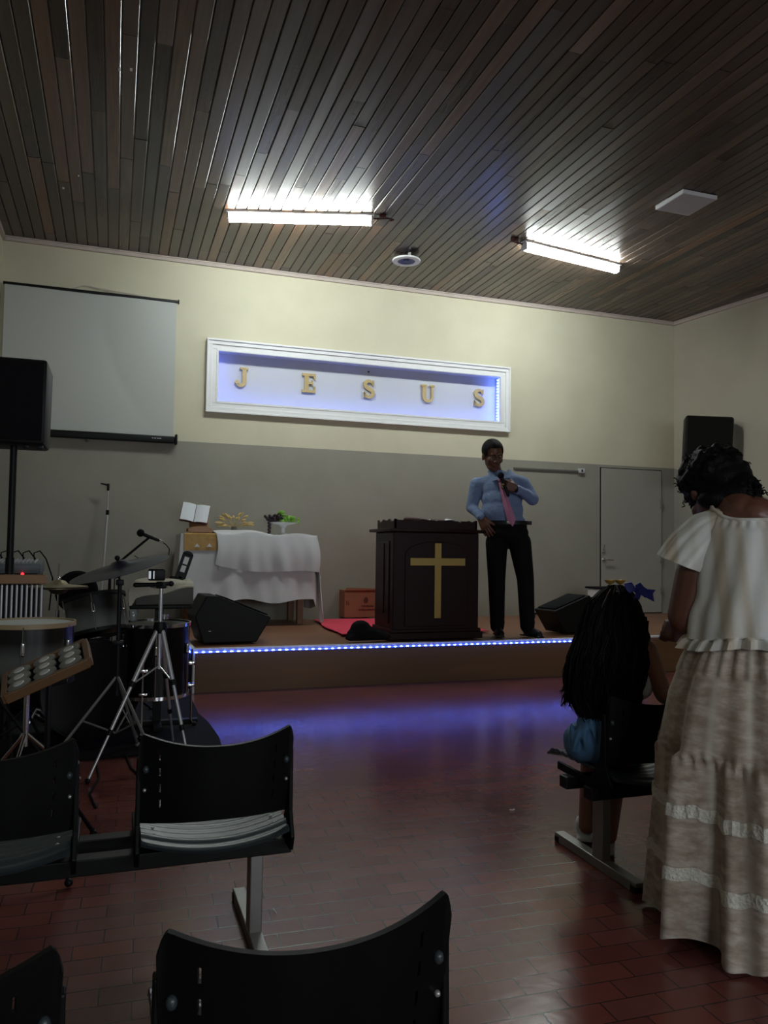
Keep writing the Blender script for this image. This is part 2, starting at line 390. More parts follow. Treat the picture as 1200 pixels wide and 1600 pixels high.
# doors in the back wall
def door(n,xa,xb,za,zb,label):
    b=MB(); b.box(((xa+xb)/2,YB-.008,(za+zb)/2),(xb-xa,.024,zb-za))
    d=struct(b,'door_%d'%n,M['door'],smooth=False,bevel=.003)
    b=MB(); b.box(((xa+xb)/2,YB-.003,(za+zb)/2),(xb-xa+.02,.012,zb-za+.02)); b.build('door_gap',M['dull'],d,world=True,smooth=False)
    return d
d1=door(1,5.875,6.80,ST+.005,2.19,'')
b=MB()
for z in (1.02,1.12): b.box((5.905,YB-.026,z),(.045,.012,.05),bev=.003)
b.cap((5.91,YB-.03,1.02),(5.91,YB-.07,1.02),.012); b.cap((5.91,YB-.07,1.02),(6.02,YB-.072,1.015),.01)
b.cap((5.90,YB-.03,1.14),(5.90,YB-.05,1.2),.008)
b.build('door_handle',M['chrome'],d1,world=True)
b=MB()
for z in (.62,1.03,1.75): b.box((6.795,YB-.026,z),(.03,.02,.1),bev=.003)
b.build('hinge',M['steel'],d1,world=True)
b=MB(); b.box((4.93,YB-.006,ST+.012),(.32,.012,.02)); struct(b,'baseboard_back',M['dull'],smooth=False)  # dark strip standing in for the shaded gap at the wall foot
# electrical conduit and socket
t=thing('conduit','thin cable duct on grey wall right of the preacher, ending in socket box','duct',(5.1,YB,2.13))
b=MB(); b.box((5.08,YB-.012,2.132),(.92,.02,.014)); b.box((5.08,YB-.014,2.122),(.92,.016,.006)); b.build('duct',M['greybox'],t,world=True,smooth=False)
b=MB(); b.box((5.575,YB-.02,2.137),(.085,.04,.06),bev=.006); o=b.build('outlet_box',M['panel'],t,world=True); tag(o,'pale outlet box')
b=MB(); b.box((5.575,YB-.042,2.137),(.02,.006,.03)); b.build('socket',M['dull'],o,world=True,smooth=False)
# ------------------------------------------------------------ ceiling fixtures
def tubelamp(p0,p1,label,dz=.055):
    p0=V(p0);p1=V(p1); c=(p0+p1)/2; L=(p1-p0).length; a=math.atan2(p1.y-p0.y,p1.x-p0.x)
    t=thing('tube_lamp',label,'ceiling lamp',(c.x,c.y,ZC),a,'lit tube lamps on the ceiling')
    b=MB(); b.box((0,0,-.010),(L+.04,.10,.022),bev=.004); b.build('housing',M['white'],t)
    b=MB(); b.tube([(-L/2+.01,0,-dz+.004),(L/2-.01,0,-dz+.004)],.042,seg=20); b.build('tube',M['tubelight'],t)
    for s in (-1,1):
        b=MB(); b.box((s*(L/2-.002),0,-.048),(.02,.088,.088),bev=.01); b.build('end_cap',M['panel'],t)
    return t
a=onz(357,339,ZC-.05); c=onz(581,345,ZC-.05)
t=tubelamp(a,c,'lit tube lamp on ceiling above the letters, left of the two')
b=MB(); L=(c-a).length
b.tube([(L/2+.02,0,-.03),(L/2+.08,.02,-.02),(L/2+.14,0,-.02),(L/2+.2,-.03,-.05),(L/2+.17,-.06,-.07)],.008); b.box((L/2+.1,0,-.012),(.06,.05,.024)); b.build('wiring',M['ink'],t)
a=onz(819,385,ZC-.05); c=onz(964,421,ZC-.05)
t=tubelamp(a,c,'lit tube lamp on ceiling near the right corner, right of the two')
b=MB(); L=(c-a).length
b.tube([(-L/2-.02,0,-.03),(-L/2-.08,.02,-.02),(-L/2-.16,0,-.02)],.008); b.box((-L/2-.12,0,-.012),(.06,.05,.024)); b.build('wiring',M['ink'],t)
P=[onz(1027,318,ZC),onz(1067,296,ZC),onz(1117,306,ZC),onz(1076,331,ZC)]; c=sum(P,V())/4
t=thing('panel_lamp','square white unlit panel lamp on wooden ceiling','ceiling lamp',(c.x,c.y,ZC))
b=MB(); b.box((0,0,-.022),(.36,.36,.034),bev=.004); b.build('frame',M['white'],t,smooth=False)
b=MB(); b.box((0,0,-.04),(.34,.34,.004)); b.build('diffuser',M['panel'],t,smooth=False)
b=MB(); b.box((-.1,.1,-.004),(.16,.16,.008)); b.build('mount',M['panel'],t,smooth=False)
c=onz(635,408,ZC-.06)
t=thing('ceiling_speaker','round white speaker hanging below wooden ceiling between the two tube lamps','speaker',(c.x,c.y,ZC-.06))
b=MB(); b.lathe([(.145,.012),(.15,.004),(.145,-.006),(.095,-.008),(.09,.004),(.145,.012)]); b.build('ring',M['white'],t)
M['bluecone']=mat('blue_grey_cone',(.10,.12,.26),.5,var=.05)
b=MB(); b.lathe([(.092,-.002),(.05,.02),(.02,.03),(.0001,.03)]); b.lathe([(.03,.02),(.026,-.004),(.0001,-.01)]); b.build('cone',M['bluecone'],t)
for k in range(3):
    b=MB(); q=k*2.1+.4; b.box((.125*math.cos(q),.125*math.sin(q),.025),(.02,.03,.035)); b.tube([(.12*math.cos(q),.12*math.sin(q),.03),(.06*math.cos(q),.06*math.sin(q),.062)],.004); b.build('clip',M['panel'],t)
for px,py,s in ((99,294,.03),(187,109,.03),(205,109,.03),(123,275,.02)):
    c=onz(px,py,ZC-.003); b=MB(); b.box((c.x,c.y,ZC-.002),(s*.5,s,.004)); o=b.build('ceiling_clip',M['white'],smooth=False)
    tag(o,{99:'small white tab fixed to dark planks near the left wall, the bigger one',187:'left of two small white tabs high on the dark planks at upper left',205:'right of two small white tabs high on the dark planks at upper left',123:'tiny faint tab on planks just above the bigger white tab near left wall'}[px],'clip','small tabs on the ceiling planks')
# ------------------------------------------------------------ JESUS sign in its niche
t=thing('lettered_niche','white framed wall niche glowing blue with gold letters JESUS','sign',((NX0+NX1)/2,YB,NZ0))
def frame(b,x0,x1,z0,z1,wd,y0,y1):
    for xa,xb,za,zb in ((x0-wd,x1+wd,z1,z1+wd),(x0-wd,x1+wd,z0-wd,z0),(x0-wd,x0,z0,z1),(x1,x1+wd,z0,z1)): b.box(((xa+xb)/2,(y0+y1)/2,(za+zb)/2),(xb-xa,abs(y1-y0),zb-za))
b=MB(); frame(b,NX0,NX1,NZ0,NZ1,.055,YB-.03,YB+.01); frame(b,NX0-.045,NX1+.045,NZ0-.045,NZ1+.045,.06,YB-.045,YB+.0); frame(b,NX0-.085,NX1+.085,NZ0-.085,NZ1+.085,.022,YB-.06,YB+.0)
frame(b,NX0+.022,NX1-.022,NZ0+.022,NZ1-.022,.024,YB-.036,YB+.004); b.build('frame',M['white'],t,world=True,smooth=False,bevel=.004)
M['niche']=mat('niche_white_board',(.56,.58,.62),.6,var=.03,scale=3)
b=MB(); th=.012
b.box(((NX0+NX1)/2,YB+ND,(NZ0+NZ1)/2),(NX1-NX0,.02,NZ1-NZ0))
b.box(((NX0+NX1)/2,YB+ND/2,NZ0+th/2),(NX1-NX0,ND,th)); b.box(((NX0+NX1)/2,YB+ND/2,NZ1-th/2),(NX1-NX0,ND,th))
b.box((NX0+th/2,YB+ND/2,(NZ0+NZ1)/2),(th,ND,NZ1-NZ0)); b.box((NX1-th/2,YB+ND/2,(NZ0+NZ1)/2),(th,ND,NZ1-NZ0))
b.build('back_board',M['niche'],t,world=True,smooth=False)
b=MB(); yy=YB+.05
b.box(((NX0+NX1)/2,YB+.016,NZ0+.015),(NX1-NX0-.05,.012,.005)); b.box((NX0+.015,YB+.016,(NZ0+NZ1)/2),(.005,.012,NZ1-NZ0-.05)); b.box((NX1-.015,YB+.016,(NZ0+NZ1)/2),(.005,.012,NZ1-NZ0-.05))
b.build('led_strip',M['signled'],t,world=True,smooth=False)
for k in range(15):
    b=MB(); b.box((NX1-.016,YB+.06,NZ0+.03+k*.037),(.006,.014,.012)); b.build('led_chip',M['leddot'],t,world=True,smooth=False)
def bow_stroke(pts,w):     # thick polyline as outline polygon; w = widths
    L=[];Rr=[]
    n=len(pts)
    for i in range(n):
        a=V(pts[max(0,i-1)]); c=V(pts[min(n-1,i+1)]); d=(c-a).normalized(); nn=V((-d.y,d.x)); p=V(pts[i])
        L.append(tuple(p+nn*w[i]/2)); Rr.append(tuple(p-nn*w[i]/2))
    return L,Rr
def strip(b,pts,w,o,u,v,n,d):
    L,Rr=bow_stroke(pts,w)
    for i in range(len(pts)-1):
        b.prism([L[i],L[i+1],Rr[i+1],Rr[i]],o,u,v,n,d)
def letter(ch,b,o,d):
    u=V((1,0,0)); v=V((0,0,1)); n=V((0,-1,0))
    def r(x0,y0,x1,y1): b.prism([(x0,y0),(x1,y0),(x1,y1),(x0,y1)],o,u,v,n,d)
    if ch=='E':
        cnt=[0]
        def r(x0,y0,x1,y1): cnt[0]+=1; b.prism([(x0,y0),(x1,y0),(x1,y1),(x0,y1)],V(o)+n*.0006*cnt[0],u,v,n,d)
        r(.03,0,.08,.22); r(0,0,.16,.03); r(0,.19,.16,.22); r(.08,.097,.125,.123); b.prism([(.135,.03),(.16,.03),(.16,.075),(.145,.075)],o,u,v,n,d); b.prism([(.135,.19),(.145,.15),(.16,.15),(.16,.19)],o,u,v,n,d); r(.115,.08,.13,.14)
    if ch=='U':
        r(0,.195,.075,.22); r(.115,.195,.175,.22)
        pts=[(.04,.2),(.04,.08)]+[(.093-.053*math.cos(a),.075-.055*math.sin(a)) for a in [math.pi*k/10 for k in range(1,10)]]+[(.146,.08),(.146,.2)]
        w=[.046]*2+[.046-.02*k/10 for k in range(1,10)]+[.026]*2
        strip(b,pts,w,o,u,v,n,d)
    if ch=='J':
        r(.06,.195,.15,.22)
        pts=[(.108,.2),(.108,.06)]+[(.065+.043*math.cos(a),.055-.04*math.sin(a)) for a in [math.pi*k/10 for k in range(1,9)]]
        w=[.048,.048]+[.044-.002*k for k in range(1,9)]
        strip(b,pts,w,o,u,v,n,d); b.prism([(.03+.024*math.cos(k*math.pi/6),.05+.024*math.sin(k*math.pi/6)) for k in range(12)],o,u,v,n,d)
    if ch=='S':
        pts=[]
        for k in range(9): a=R(20+k*28); pts.append((.075+.047*math.cos(a),.163+.042*math.sin(a)))
        for k in range(10): a=R(80-k*29); pts.append((.077+.052*math.cos(a),.062+.047*math.sin(a)))
        n_=len(pts); w=[.026+.022*math.sin(math.pi*i/(n_-1)) for i in range(n_)]
        strip(b,pts,w,o,u,v,n,d); r(.118,.15,.135,.215); r(.012,.005,.028,.075)
for ch,px,py in (('J',366,604),('E',471,613),('S',566,622),('U',657,629),('S',739,635)):
    p=at(px,py,YB+ND-.02); b=MB(); letter(ch,b,(p.x,p.y,p.z),.02)
    o=b.build('letter',M['goldletter'],t,world=True,smooth=False); tag(o,'gold letter '+ch)
b=MB(); p=at(576,581,YB+ND-.02); b.ell(p,.012); b.build('screw',M['ink'],t,world=True)
# ------------------------------------------------------------ projection screen
sx0,sx1=-1.10,.56; zt=3.715; zb=2.235
t=thing('projection_screen','large white projection screen hanging by a string on the wall','screen',((sx0+sx1)/2,YB,zb))
b=MB(); 
def sf(u,v): return V((sx0+u*(sx1-sx0),YB-.05+.006*math.sin(u*9+v*4)+.012*math.exp(-((u-.55-.35*(1-v)**2.2)/.04)**2)*v*(1.1-v)*1.6,zb+.04+v*(zt-zb-.05)))
b.grid(sf,70,40); b.build('sheet',M['screen'],t,world=True,solid=.002)
b=MB(); b.box(((sx0+sx1)/2,YB-.05,zt),(sx1-sx0+.03,.03,.026),bev=.004); b.box((sx1+.02,YB-.05,zt),(.012,.035,.04)); b.build('top_bar',M['black'],t,world=True)
b=MB(); b.box(((sx0+sx1)/2,YB-.055,zb),(sx1-sx0+.03,.075,.07),bev=.012); cs=b.build('case',M['black'],t,world=True)
b=MB(); b.box((sx1+.03,YB-.055,zb+.005),(.025,.085,.105),bev=.006); b.build('end_cap',M['black'],cs,world=True)
b=MB()
for k,(dx,ww) in enumerate(((-.21,.012),(-.185,.02),(-.16,.012),(-.145,.01),(-.13,.014))): b.box((sx1+dx,YB-.094,zb+.005),(ww,.003,.008))
b.build('maker_mark',M['panel'],cs,world=True,smooth=False)
b=MB(); nail=at(140,447,YB-.02); b.tube([(sx0+.62,YB-.05,zt+.012),(nail.x-.06,YB-.02,nail.z),nail,(nail.x+.04,YB-.02,nail.z-.01),(sx1-.24,YB-.05,zt+.012)],.005,6); b.build('string',M['trimpink'],t,world=True)
b=MB(); q=at(137,688,YB-.04); b.ell((q.x,YB-.06,zb-.05),.018); b.tube([(q.x,YB-.06,zb-.05),(q.x,YB-.06,zb-.03)],.006); b.build('pull_knob',M['greybox'],t,world=True)
# ------------------------------------------------------------ blue LED strip along the stage edge
t=thing('led_strip','blue glowing light strip along the top edge of the stage','light strip',(SX,SY,ST-.02))
zl=ST-.022
xe=4.58
b=MB(); b.box(((SX+xe)/2,SY-.014,zl),(xe-SX,.006,.012)); b.box((SX-.010,SY+.18,zl),(.006,.40,.012)); b.build('strip',M['led'],t,world=True,smooth=False)
b=MB(); b.ell((SX+.03,SY-.018,zl),(.0125,.005,.0045),u=8,v=6); c0=b.build('led_chip',M['leddot'],t,world=True)
for k in range(1,76):
    c_=c0.copy(); S.collection.objects.link(c_); c_.location.x+=k*.054
for k in range(8):
    c_=c0.copy(); S.collection.objects.link(c_); c_.location=(-.03-.015,.038+k*.045,0)
# ------------------------------------------------------------ lectern
lx0,lx1,ly0,ly1=2.285,3.10,6.37,6.86; lz=ST+.004
t=thing('lectern','dark mahogany lectern with a gold cross at the stage edge','lectern',((lx0+lx1)/2,(ly0+ly1)/2,lz))
cx=(lx0+lx1)/2; cy=(ly0+ly1)/2
b=MB(); b.box((cx,cy,(lz+1.27)/2),(lx1-lx0,ly1-ly0,1.27-lz)); body=b.build('body',M['lectern'],t,world=True,smooth=False,bevel=.008)
b=MB(); b.box((cx,cy,lz+.03),(lx1-lx0+.07,ly1-ly0+.04,.06)); b.box((cx,cy,lz+.075),(lx1-lx0+.04,ly1-ly0+.02,.03)); b.build('plinth',M['lectern'],t,world=True,smooth=False,bevel=.006)
b=MB(); b.box((cx,cy,1.285),(lx1-lx0+.10,ly1-ly0+.10,.028),bev=.008); b.build('top',M['lectern'],t,world=True)
b=MB() # arched raised panel and side pilasters
arch=[(-.30,0),(.30,0),(.30,.62)]+[(.30*math.cos(a),.62+.12*math.sin(a)) for a in [math.pi*k/14 for k in range(1,14)]]+[(-.30,.62)]
b.prism(arch,(cx,ly0,.45),(1,0,0),(0,0,1),(0,-1,0),.010); b.build('arched_panel',M['lectern'],t,world=True,smooth=False,bevel=.004)
b=MB(); b.box((lx0-.003,cy,.83),(.012,.30,.72)); b.box((lx0-.010,cy-.02,.86),(.014,.03,.62)); b.build('side_panel',M['lectern'],t,world=True,smooth=False,bevel=.003)
def scallop(x0,x1,flip=False):
    n=40; pts=[(x0,0),(x1,0)]
    for i in range(n,-1,-1):
        s=i/n; h=.085-.022*abs(math.sin(s*math.pi*3))**.7*(1 if .04<s<.96 else .3)+.012*math.exp(-((s-.5)/.2)**2)
        pts.append((x0+s*(x1-x0),h))
    return pts
b=MB(); b.prism(scallop(lx0+.012,lx1-.012),(0,ly0+.012,1.299),(1,0,0),(0,0,1),(0,1,0),.02)
for xx in (lx0+.012,lx1-.032): b.prism(scallop(ly0+.012,ly1-.01),(xx,0,1.299),(0,1,0),(0,0,1),(1,0,0),.02)
b.build('scalloped_border',M['lectern'],t,world=True,smooth=False,bevel=.003)
b=MB(); b.box((cx,cy+.03,1.325),(lx1-lx0-.08,ly1-ly0-.08,.02),(R(-12),0,0)); b.build('reading_board',M['lectern'],t,world=True,smooth=False)
b=MB(); b.box((2.696,ly0-.016,.848),(.062,.012,.655)); b.box((2.696,ly0-.0165,1.012),(.522,.012,.066)); b.build('cross',M['gold'],t,world=True,smooth=False,bevel=.002)
# things on the lectern
b=MB(); A=at(635,804,ly0+.14); B=at(705,806,ly0+.14); z0=1.352
b.limb([(A.x,A.y,z0+.03),(A.x+.1,A.y,z0+.028),((A.x+B.x)/2,A.y,z0+.022),(B.x-.03,B.y,z0+.022)],[.026,.026,.02,.018]); 
M['bible']=mat('dark_red_leather',(.05,.012,.012),.5,var=.2)
t=thing('book_cover','dark red leather book cover lying on the lectern top','book cover',(A.x,A.y,z0))
b.build('cover',M['bible'],t,world=True,voxel=.006,sm=4)
b=MB(); b.tube([(A.x+.02,A.y-.028,z0+.03),(A.x+.12,A.y-.028,z0+.016),(A.x+.22,A.y-.022,z0+.03),(A.x+.3,A.y-.022,z0+.02)],.004,6); b.ell((A.x+.21,A.y-.026,z0+.028),(.012,.006,.014)); b.ell((A.x+.28,A.y-.026,z0+.026),(.014,.006,.010)); b.build('zip',M['chrome'],t,world=True)
for k,px in enumerate((702,714)):
    q=at(px,806,ly0+.11); b=MB()
    b.grid(lambda u,v:V((q.x-.04+u*.08-.012*v,q.y-.05+v*.1,1.352+.03*math.sin(u*2.6+k)*(.6+.4*v)+.004*k+(.018-.012*k))),10,6)
    o=b.build('folded_paper',M['paper'],solid=.004); tag(o,('white folded sheet on lectern beside the leather cover','white folded sheet on lectern nearest the preacher\'s arm')[k],'paper','folded sheets on the lectern')
# ------------------------------------------------------------ draped table
tx0,tx1,ty0,ty1,tz=.635,1.93,7.9,8.44,1.235
t=thing('draped_table','brown wooden table under white cloths at the back of the stage','table',((tx0+tx1)/2,(ty0+ty1)/2,ST))
b=MB(); b.box(((tx0+tx1)/2,(ty0+ty1)/2,tz-.02),(tx1-tx0-.02,ty1-ty0-.02,.03)); b.build('tabletop',M['stagefront'],t,world=True,smooth=False)
for xx in (tx0+.07,tx1-.10):
    for yy in (ty0+.05,ty1-.05):
        b=MB(); b.box((xx,yy,(ST+tz-.03)/2),(.06,.06,tz-.03-ST),bev=.004); b.build('leg',M['stagefront'],t,world=True,smooth=False)
def drape(name,m,x0,x1,y0,y1,z,front,side,amp,lab,seed,fz=lambda u:0,flare=.05,lift=0):
    b=MB(); rr=random.Random(seed)
    # cross-section parameter v: 0 back edge -> 1 front hem ; u along x incl. side drops
    per=[]
    nf=110; nv=24
    def pos(s,h):   # s in [0,1] along left drop | front | right drop ; h drop fraction
        Lx=x1-x0; Ly=y1-y0; tot=Ly+Lx+Ly; q=s*tot
        if q<Ly: p=V((x0,y1-q,0)); nrm=V((-1,0,0))
        elif q<Ly+Lx: p=V((x0+q-Ly,y0,0)); nrm=V((0,-1,0))
        else: p=V((x1,y0+q-Ly-Lx,0)); nrm=V((1,0,0))
        # round corners
        for ca,(cx_,cy_) in ((Ly,(x0,y0)),(Ly+Lx,(x1,y0))):
            dd=abs(q-ca)
            if dd<.08: nrm=(V((-1 if cx_==x0 else 1,-1,0))*(1-dd/.08)+nrm*(dd/.08)).normalized()
        f=math.sin(s*31+seed)+.6*math.sin(s*57+seed*2)+.4*math.sin(s*93)
        drop=(front if Ly<q<Ly+Lx else side)+fz(s)
        return p+nrm*(.008+h*(flare+amp*f*.5)),drop
    def fn(u,v):
        p,dr=pos(u,v); return V((p.x,p.y,z-dr*v+.004*math.sin(u*40)*v))
    b.grid(fn,nf,nv)
    # top
    b.grid(lambda u,v:V((x0-.006+u*(x1-x0+.012),y0-.006+v*(y1-y0+.012),z+.003+.003*math.sin(u*20+v*7)+lift*math.exp(-((u-.4)/.25)**2-((v-.3)/.3)**2))),40,16)
    bmesh.ops.remove_doubles(b.b,verts=b.b.verts[:],dist=.004)
    o=b.build(name,m,solid=.004); tag(o,*lab); return o
drape('tablecloth',M['clothwhite'],tx0-.01,tx1+.01,ty0-.02,ty1,tz+.003,.66,.74,.03,('long white tablecloth reaching low over the table front','tablecloth'),1,fz=lambda s:.02*math.sin(s*23),flare=.035)
# second cloth thrown over the right two thirds
def fz2(s):   # s along left|front|right
    return 0
x0c,x1c=.955,1.975
b=MB()
def cloth2(u,v):
    x=x0c+u*(x1c-x0c); hem=.31+.03*math.sin(u*5)+.10*u
    if v<.45:
        k=v/.45; y=ty1-.03-k*(ty1-ty0+.015); z=tz+.016+.05*math.exp(-((u-.25)/.22)**2-((k-.45)/.3)**2)+.012*math.sin(u*14+k*3); return V((x-.02*(1-k),y,z))
    k=(v-.45)/.55; f=math.sin(u*22)*.5+math.sin(u*41+1)*.3
    return V((x+.035*u*k+.015*math.sin(k*4+u*6),ty0-.048-.03*k*(1+f)-.02*math.sin(k*3),tz+.014-hem*k))
b.grid(cloth2,90,50)
def side2(u,v):    # corner falling at the right end
    y=ty0-.05+u*.42; dz=.40+.50*math.exp(-((u-.12)/.22)**2)
    f=math.sin(u*17)*.6+math.sin(u*31)*.3
    return V((x1c+.0+.06*v+.03*f*v,y-.03*v,tz+.012-dz*v))
b.grid(side2,40,26)
b.box((1.15,ty0-.055,.905),(.33,.012,.07),(0,R(7),0))
o=b.build('folded_cloth',M['clothwhite'],solid=.006); tag(o,'rumpled white cloth thrown across the right part of the long tablecloth','cloth')
# gold runner
A=at(288,836,ty0-.05); B=at(341,836,ty0-.05)
b=MB(); b.grid(lambda u,v:V((A.x+u*(B.x-A.x),(ty1-.15-v/.6*(ty1-.15-ty0+.038)) if v<.6 else ty0-.040-.012*(v-.6),(tz+.013) if v<.6 else tz+.013-(v-.6)/.4*.17)),12,30)
t=thing('table_runner','shiny gold patterned runner hanging over left of the white tablecloth','runner',(A.x,ty0,tz))
b.build('runner',M['runner'],t,world=True,solid=.004)
b=MB()
for px in (308,327):
    q=at(px,852,ty0-.052)
    for k in (-1,0,1): b.prism([(0,.018),(k*.018-.008,-.016),(k*.018+.008,-.016)],(q.x,ty0-.052,q.z),(1,0,0),(0,0,1),(0,-1,0),.003)
b.build('motif',M['paper'],t,world=True,smooth=False)
# bible stand
c=at(312,834,8.05)
t=thing('open_bible','open book with white pages propped on the wooden stand','book',(c.x-.06,8.08,tz+.12))
q=V((c.x-.045,8.10,tz+.215)); Rb=Euler((R(62),R(8),R(-8))).to_matrix()
b=MB()
def page(side):
    def fn(u,v):
        x=side*(.004+u*.13); z=.022*math.sin(min(u*1.5,1)*math.pi/2)*(1-.25*u)+.004
        return q+Rb@V((x,(v-.5)*.20,z))
    return fn
for s in (-1,1): b.grid(page(s),10,6)
b.build('pages',M['paper'],t,world=True,solid=.006)
b=MB(); b.box(q+Rb@V((0,0,-.006)),(.28,.215,.006),Rb,bev=.002); b.build('cover',M['ink'],t,world=True)
t=thing('book_stand','small carved wooden book stand on the gold runner','book stand',(c.x,8.05,tz+.016))
b=MB(); b.box((c.x-.02,8.06,tz+.05),(.22,.012,.06),(R(60),0,0),bev=.004)
lip=[(-.12,0)]+[(-.12+.24*k/14,.045+.018*math.sin(math.pi*k/14)) for k in range(15)]+[(.12,0)]
b.prism(lip,(c.x,7.99,tz+.022),(1,0,0),(0,0,1),(0,1,0),.012)
b.build('ledge',M['woodlight'],t,world=True,smooth=False,bevel=.003)
b=MB(); b.box((c.x,8.12,tz+.11),(.2,.012,.2),(R(-25),0,0),bev=.004); b.build('back_rest',M['woodlight'],t,world=True,smooth=False)
for s in (-1,1):
    b=MB(); b.box((c.x+s*.09,8.05,tz+.024),(.02,.16,.014),bev=.003); b.build('foot',M['woodlight'],t,world=True,smooth=False)
# wheat in a vase
c=at(366,822,8.2)
t=thing('wheat_vase','small dark vase of dried wheat ears on the table','vase',(c.x,8.2,tz+.02))
b=MB(); b.lathe([(.0001,0),(.035,0),(.04,.03),(.028,.06),(.032,.075),(.026,.075),(.02,.05)],(c.x,8.2,tz+.018)); b.build('vase',M['greybox'],t,world=True)
rr=random.Random(5); b=MB()
for k in range(26):
    a=rr.uniform(-1.45,1.45); L=rr.uniform(.13,.22); yy=rr.uniform(-.05,.05); base=V((c.x,8.2,tz+.075)); tip=base+V((math.sin(a)*L,yy,math.cos(a)*L*.9)); mid=base.lerp(tip,.6)+V((0,0,.02))
    b.tube([base,mid],.002,5); b.tube([mid,mid.lerp(tip,.3),mid.lerp(tip,.7),tip],[.004,.016,.013,.002],6)
b.build('wheat_ears',M['wheat'],t,world=True)
# fruit on a pedestal dish
c=at(442,828,8.2)
t=thing('cake_stand','white pedestal dish on the table under green and dark grapes','dish',(c.x,8.2,tz+.02))
b=MB(); b.lathe([(.0001,0),(.06,0),(.06,.006),(.022,.02),(.02,.07),(.045,.10),(.15,.125),(.155,.13),(.14,.128),(.0001,.11)],(c.x,8.2,tz+.018)); b.build('dish',M['white'],t,world=True)
def bunch(x,z,n,m,lab,sx,sz,seed):
    rr=random.Random(seed); b=MB()
    for k in range(n):
        b.ell((x+rr.gauss(0,sx),8.19+rr.gauss(0,.03),z+rr.uniform(0,sz)),(.016,.016,.018),u=10,v=8)
    for k in range(3):
        px_=x+rr.gauss(0,sx); 
    o=b.build('grape_bunch',m); tag(o,lab,'grapes','grapes on the white pedestal dish')
bunch(c.x-.085,tz+.15,60,M['grape'],'dark purple grapes heaped on left of the pedestal dish',.038,.075,1)
bunch(c.x+.04,tz+.15,44,M['leaf'],'bright green grapes heaped on right of the pedestal dish',.05,.06,2)
b=MB()
for k in range(7): b.ell((c.x-.16+.01*(k%2),8.15,tz+.14-.018*k),(.016,.016,.018),u=10,v=8)
o=b.build('grape_bunch',M['grape']); tag(o,'few dark grapes trailing over the rim of the pedestal dish','grapes','grapes on the white pedestal dish')
b=MB()
for k in range(5): 
    a=k*1.2; b.ell((c.x-.02+.03*math.cos(a),8.19+.02*math.sin(a),tz+.225+.008*k),(.03,.02,.006),Euler((a,a*.7,0)).to_matrix(),u=10,v=6)
o=b.build('grape_leaf',M['leaf']); tag(o,'green leaf sprig on top of the heaped grapes','leaf')
# cardboard box
A=at(539,924,8.3); B=at(539,964,8.3)
t=thing('cardboard_box','brown cardboard box printed with a crest behind the lectern','box',(A.x+.17,8.4,.352))
b=MB(); b.box((A.x+.19,8.42,.505),(.38,.22,.30)); b.build('carton',M['cardboard'],t,world=True,smooth=False,bevel=.003)
b=MB(); b.prism([(-.19,.0),(.19,0),(.18,.02),(-.175,.03)],(A.x+.19,8.30,.655),(1,0,0),(0,0,1),(0,1,0),.006); b.box((A.x+.075,8.308,.66),(.006,.002,.02)); b.build('flap',M['cardboard'],t,world=True,smooth=False)
q=at(572,939,8.30)
b=MB(); b.prism([(.026*math.sin(a)*(1+.1*math.cos(3*a)),.034*math.cos(a)) for a in [2*math.pi*k/18 for k in range(18)]],(q.x,8.309,q.z+.008),(1,0,0),(0,0,1),(0,-1,0),.002)
for k,(z_,L) in enumerate(((-.055,.13),(-.095,.19))):
    x=-L/2+.02
    while x<L/2+.03:
        w_=random.uniform(.008,.016); b.box((q.x+x,8.308,q.z+z_),(w_,.003,.018)); x+=w_+.006
b.box((A.x+.025,8.308,.52),(.012,.003,.05)); b.box((A.x+.045,8.308,.51),(.012,.003,.04)); b.build('printed_crest',M['ink'],t,world=True,smooth=False)
# pink cloth on the stage floor
b=MB(); p=[onz(487,967,ST),onz(548,992,ST),onz(762,986,ST),onz(772,966,ST)]
p=[V((2.06,8.30,0)),V((1.95,6.80,0)),V((3.43,6.82,0)),V((3.40,8.30,0))]
b.grid(lambda u,v:(p[0].lerp(p[3],u)).lerp(p[1].lerp(p[2],u),v)+V((.02*math.sin(v*9),.015*math.sin(u*9),ST+.009+.004*math.sin(u*15+v*4)*math.sin(v*11)+(.008 if abs(v-.5)<.03 else 0))),40,30)
o=b.build('floor_cloth',M['pink'],solid=.006); tag(o,'bright pink cloth spread on the stage floor under the lectern','cloth')
# ------------------------------------------------------------ stage monitors
def prismthing(name,lab,cat,poly,org,rz,width,m,bev=.01,grille=None,group=None):
    t=thing(name,lab,cat,org,rz,group)
    b=MB(); b.prism(poly,(0,0,0),(1,0,0),(0,0,1),(0,1,0),width); o=b.build('cabinet',m,t,smooth=False,bevel=bev)
    return t
# left monitor wedge: front profile seen from the hall
t=prismthing('monitor_speaker','big black wedge monitor on stage in front of draped table','speaker',[(0,0),(.44,0),(.56,.20),(.12,.38),(.02,.385),(-.07,.22)],(.70,6.46,ST+.004),R(4),.42,M['black'],group='stage monitors')
b=MB(); b.box((.35,.21,.295),(.40,.36,.01),(0,R(22),0),bev=.003); b.build('grille',M['dull'],t); b=MB(); b.box((.05,-.004,.1),(.02,.006,.006)); b.build('badge',M['chrome'],t)
t=prismthing('monitor_speaker','smaller black wedge monitor tilted on stage right of the preacher','speaker',[(0,0),(.34,.0),(.40,.26),(.30,.36),(-.15,.215)],(4.10,6.52,ST+.004),R(10),.3,M['black'],group='stage monitors')
b=MB(); b.box((.075,.15,.295),(.40,.25,.01),(0,R(-18),0),bev=.003); b.build('grille',M['dull'],t)
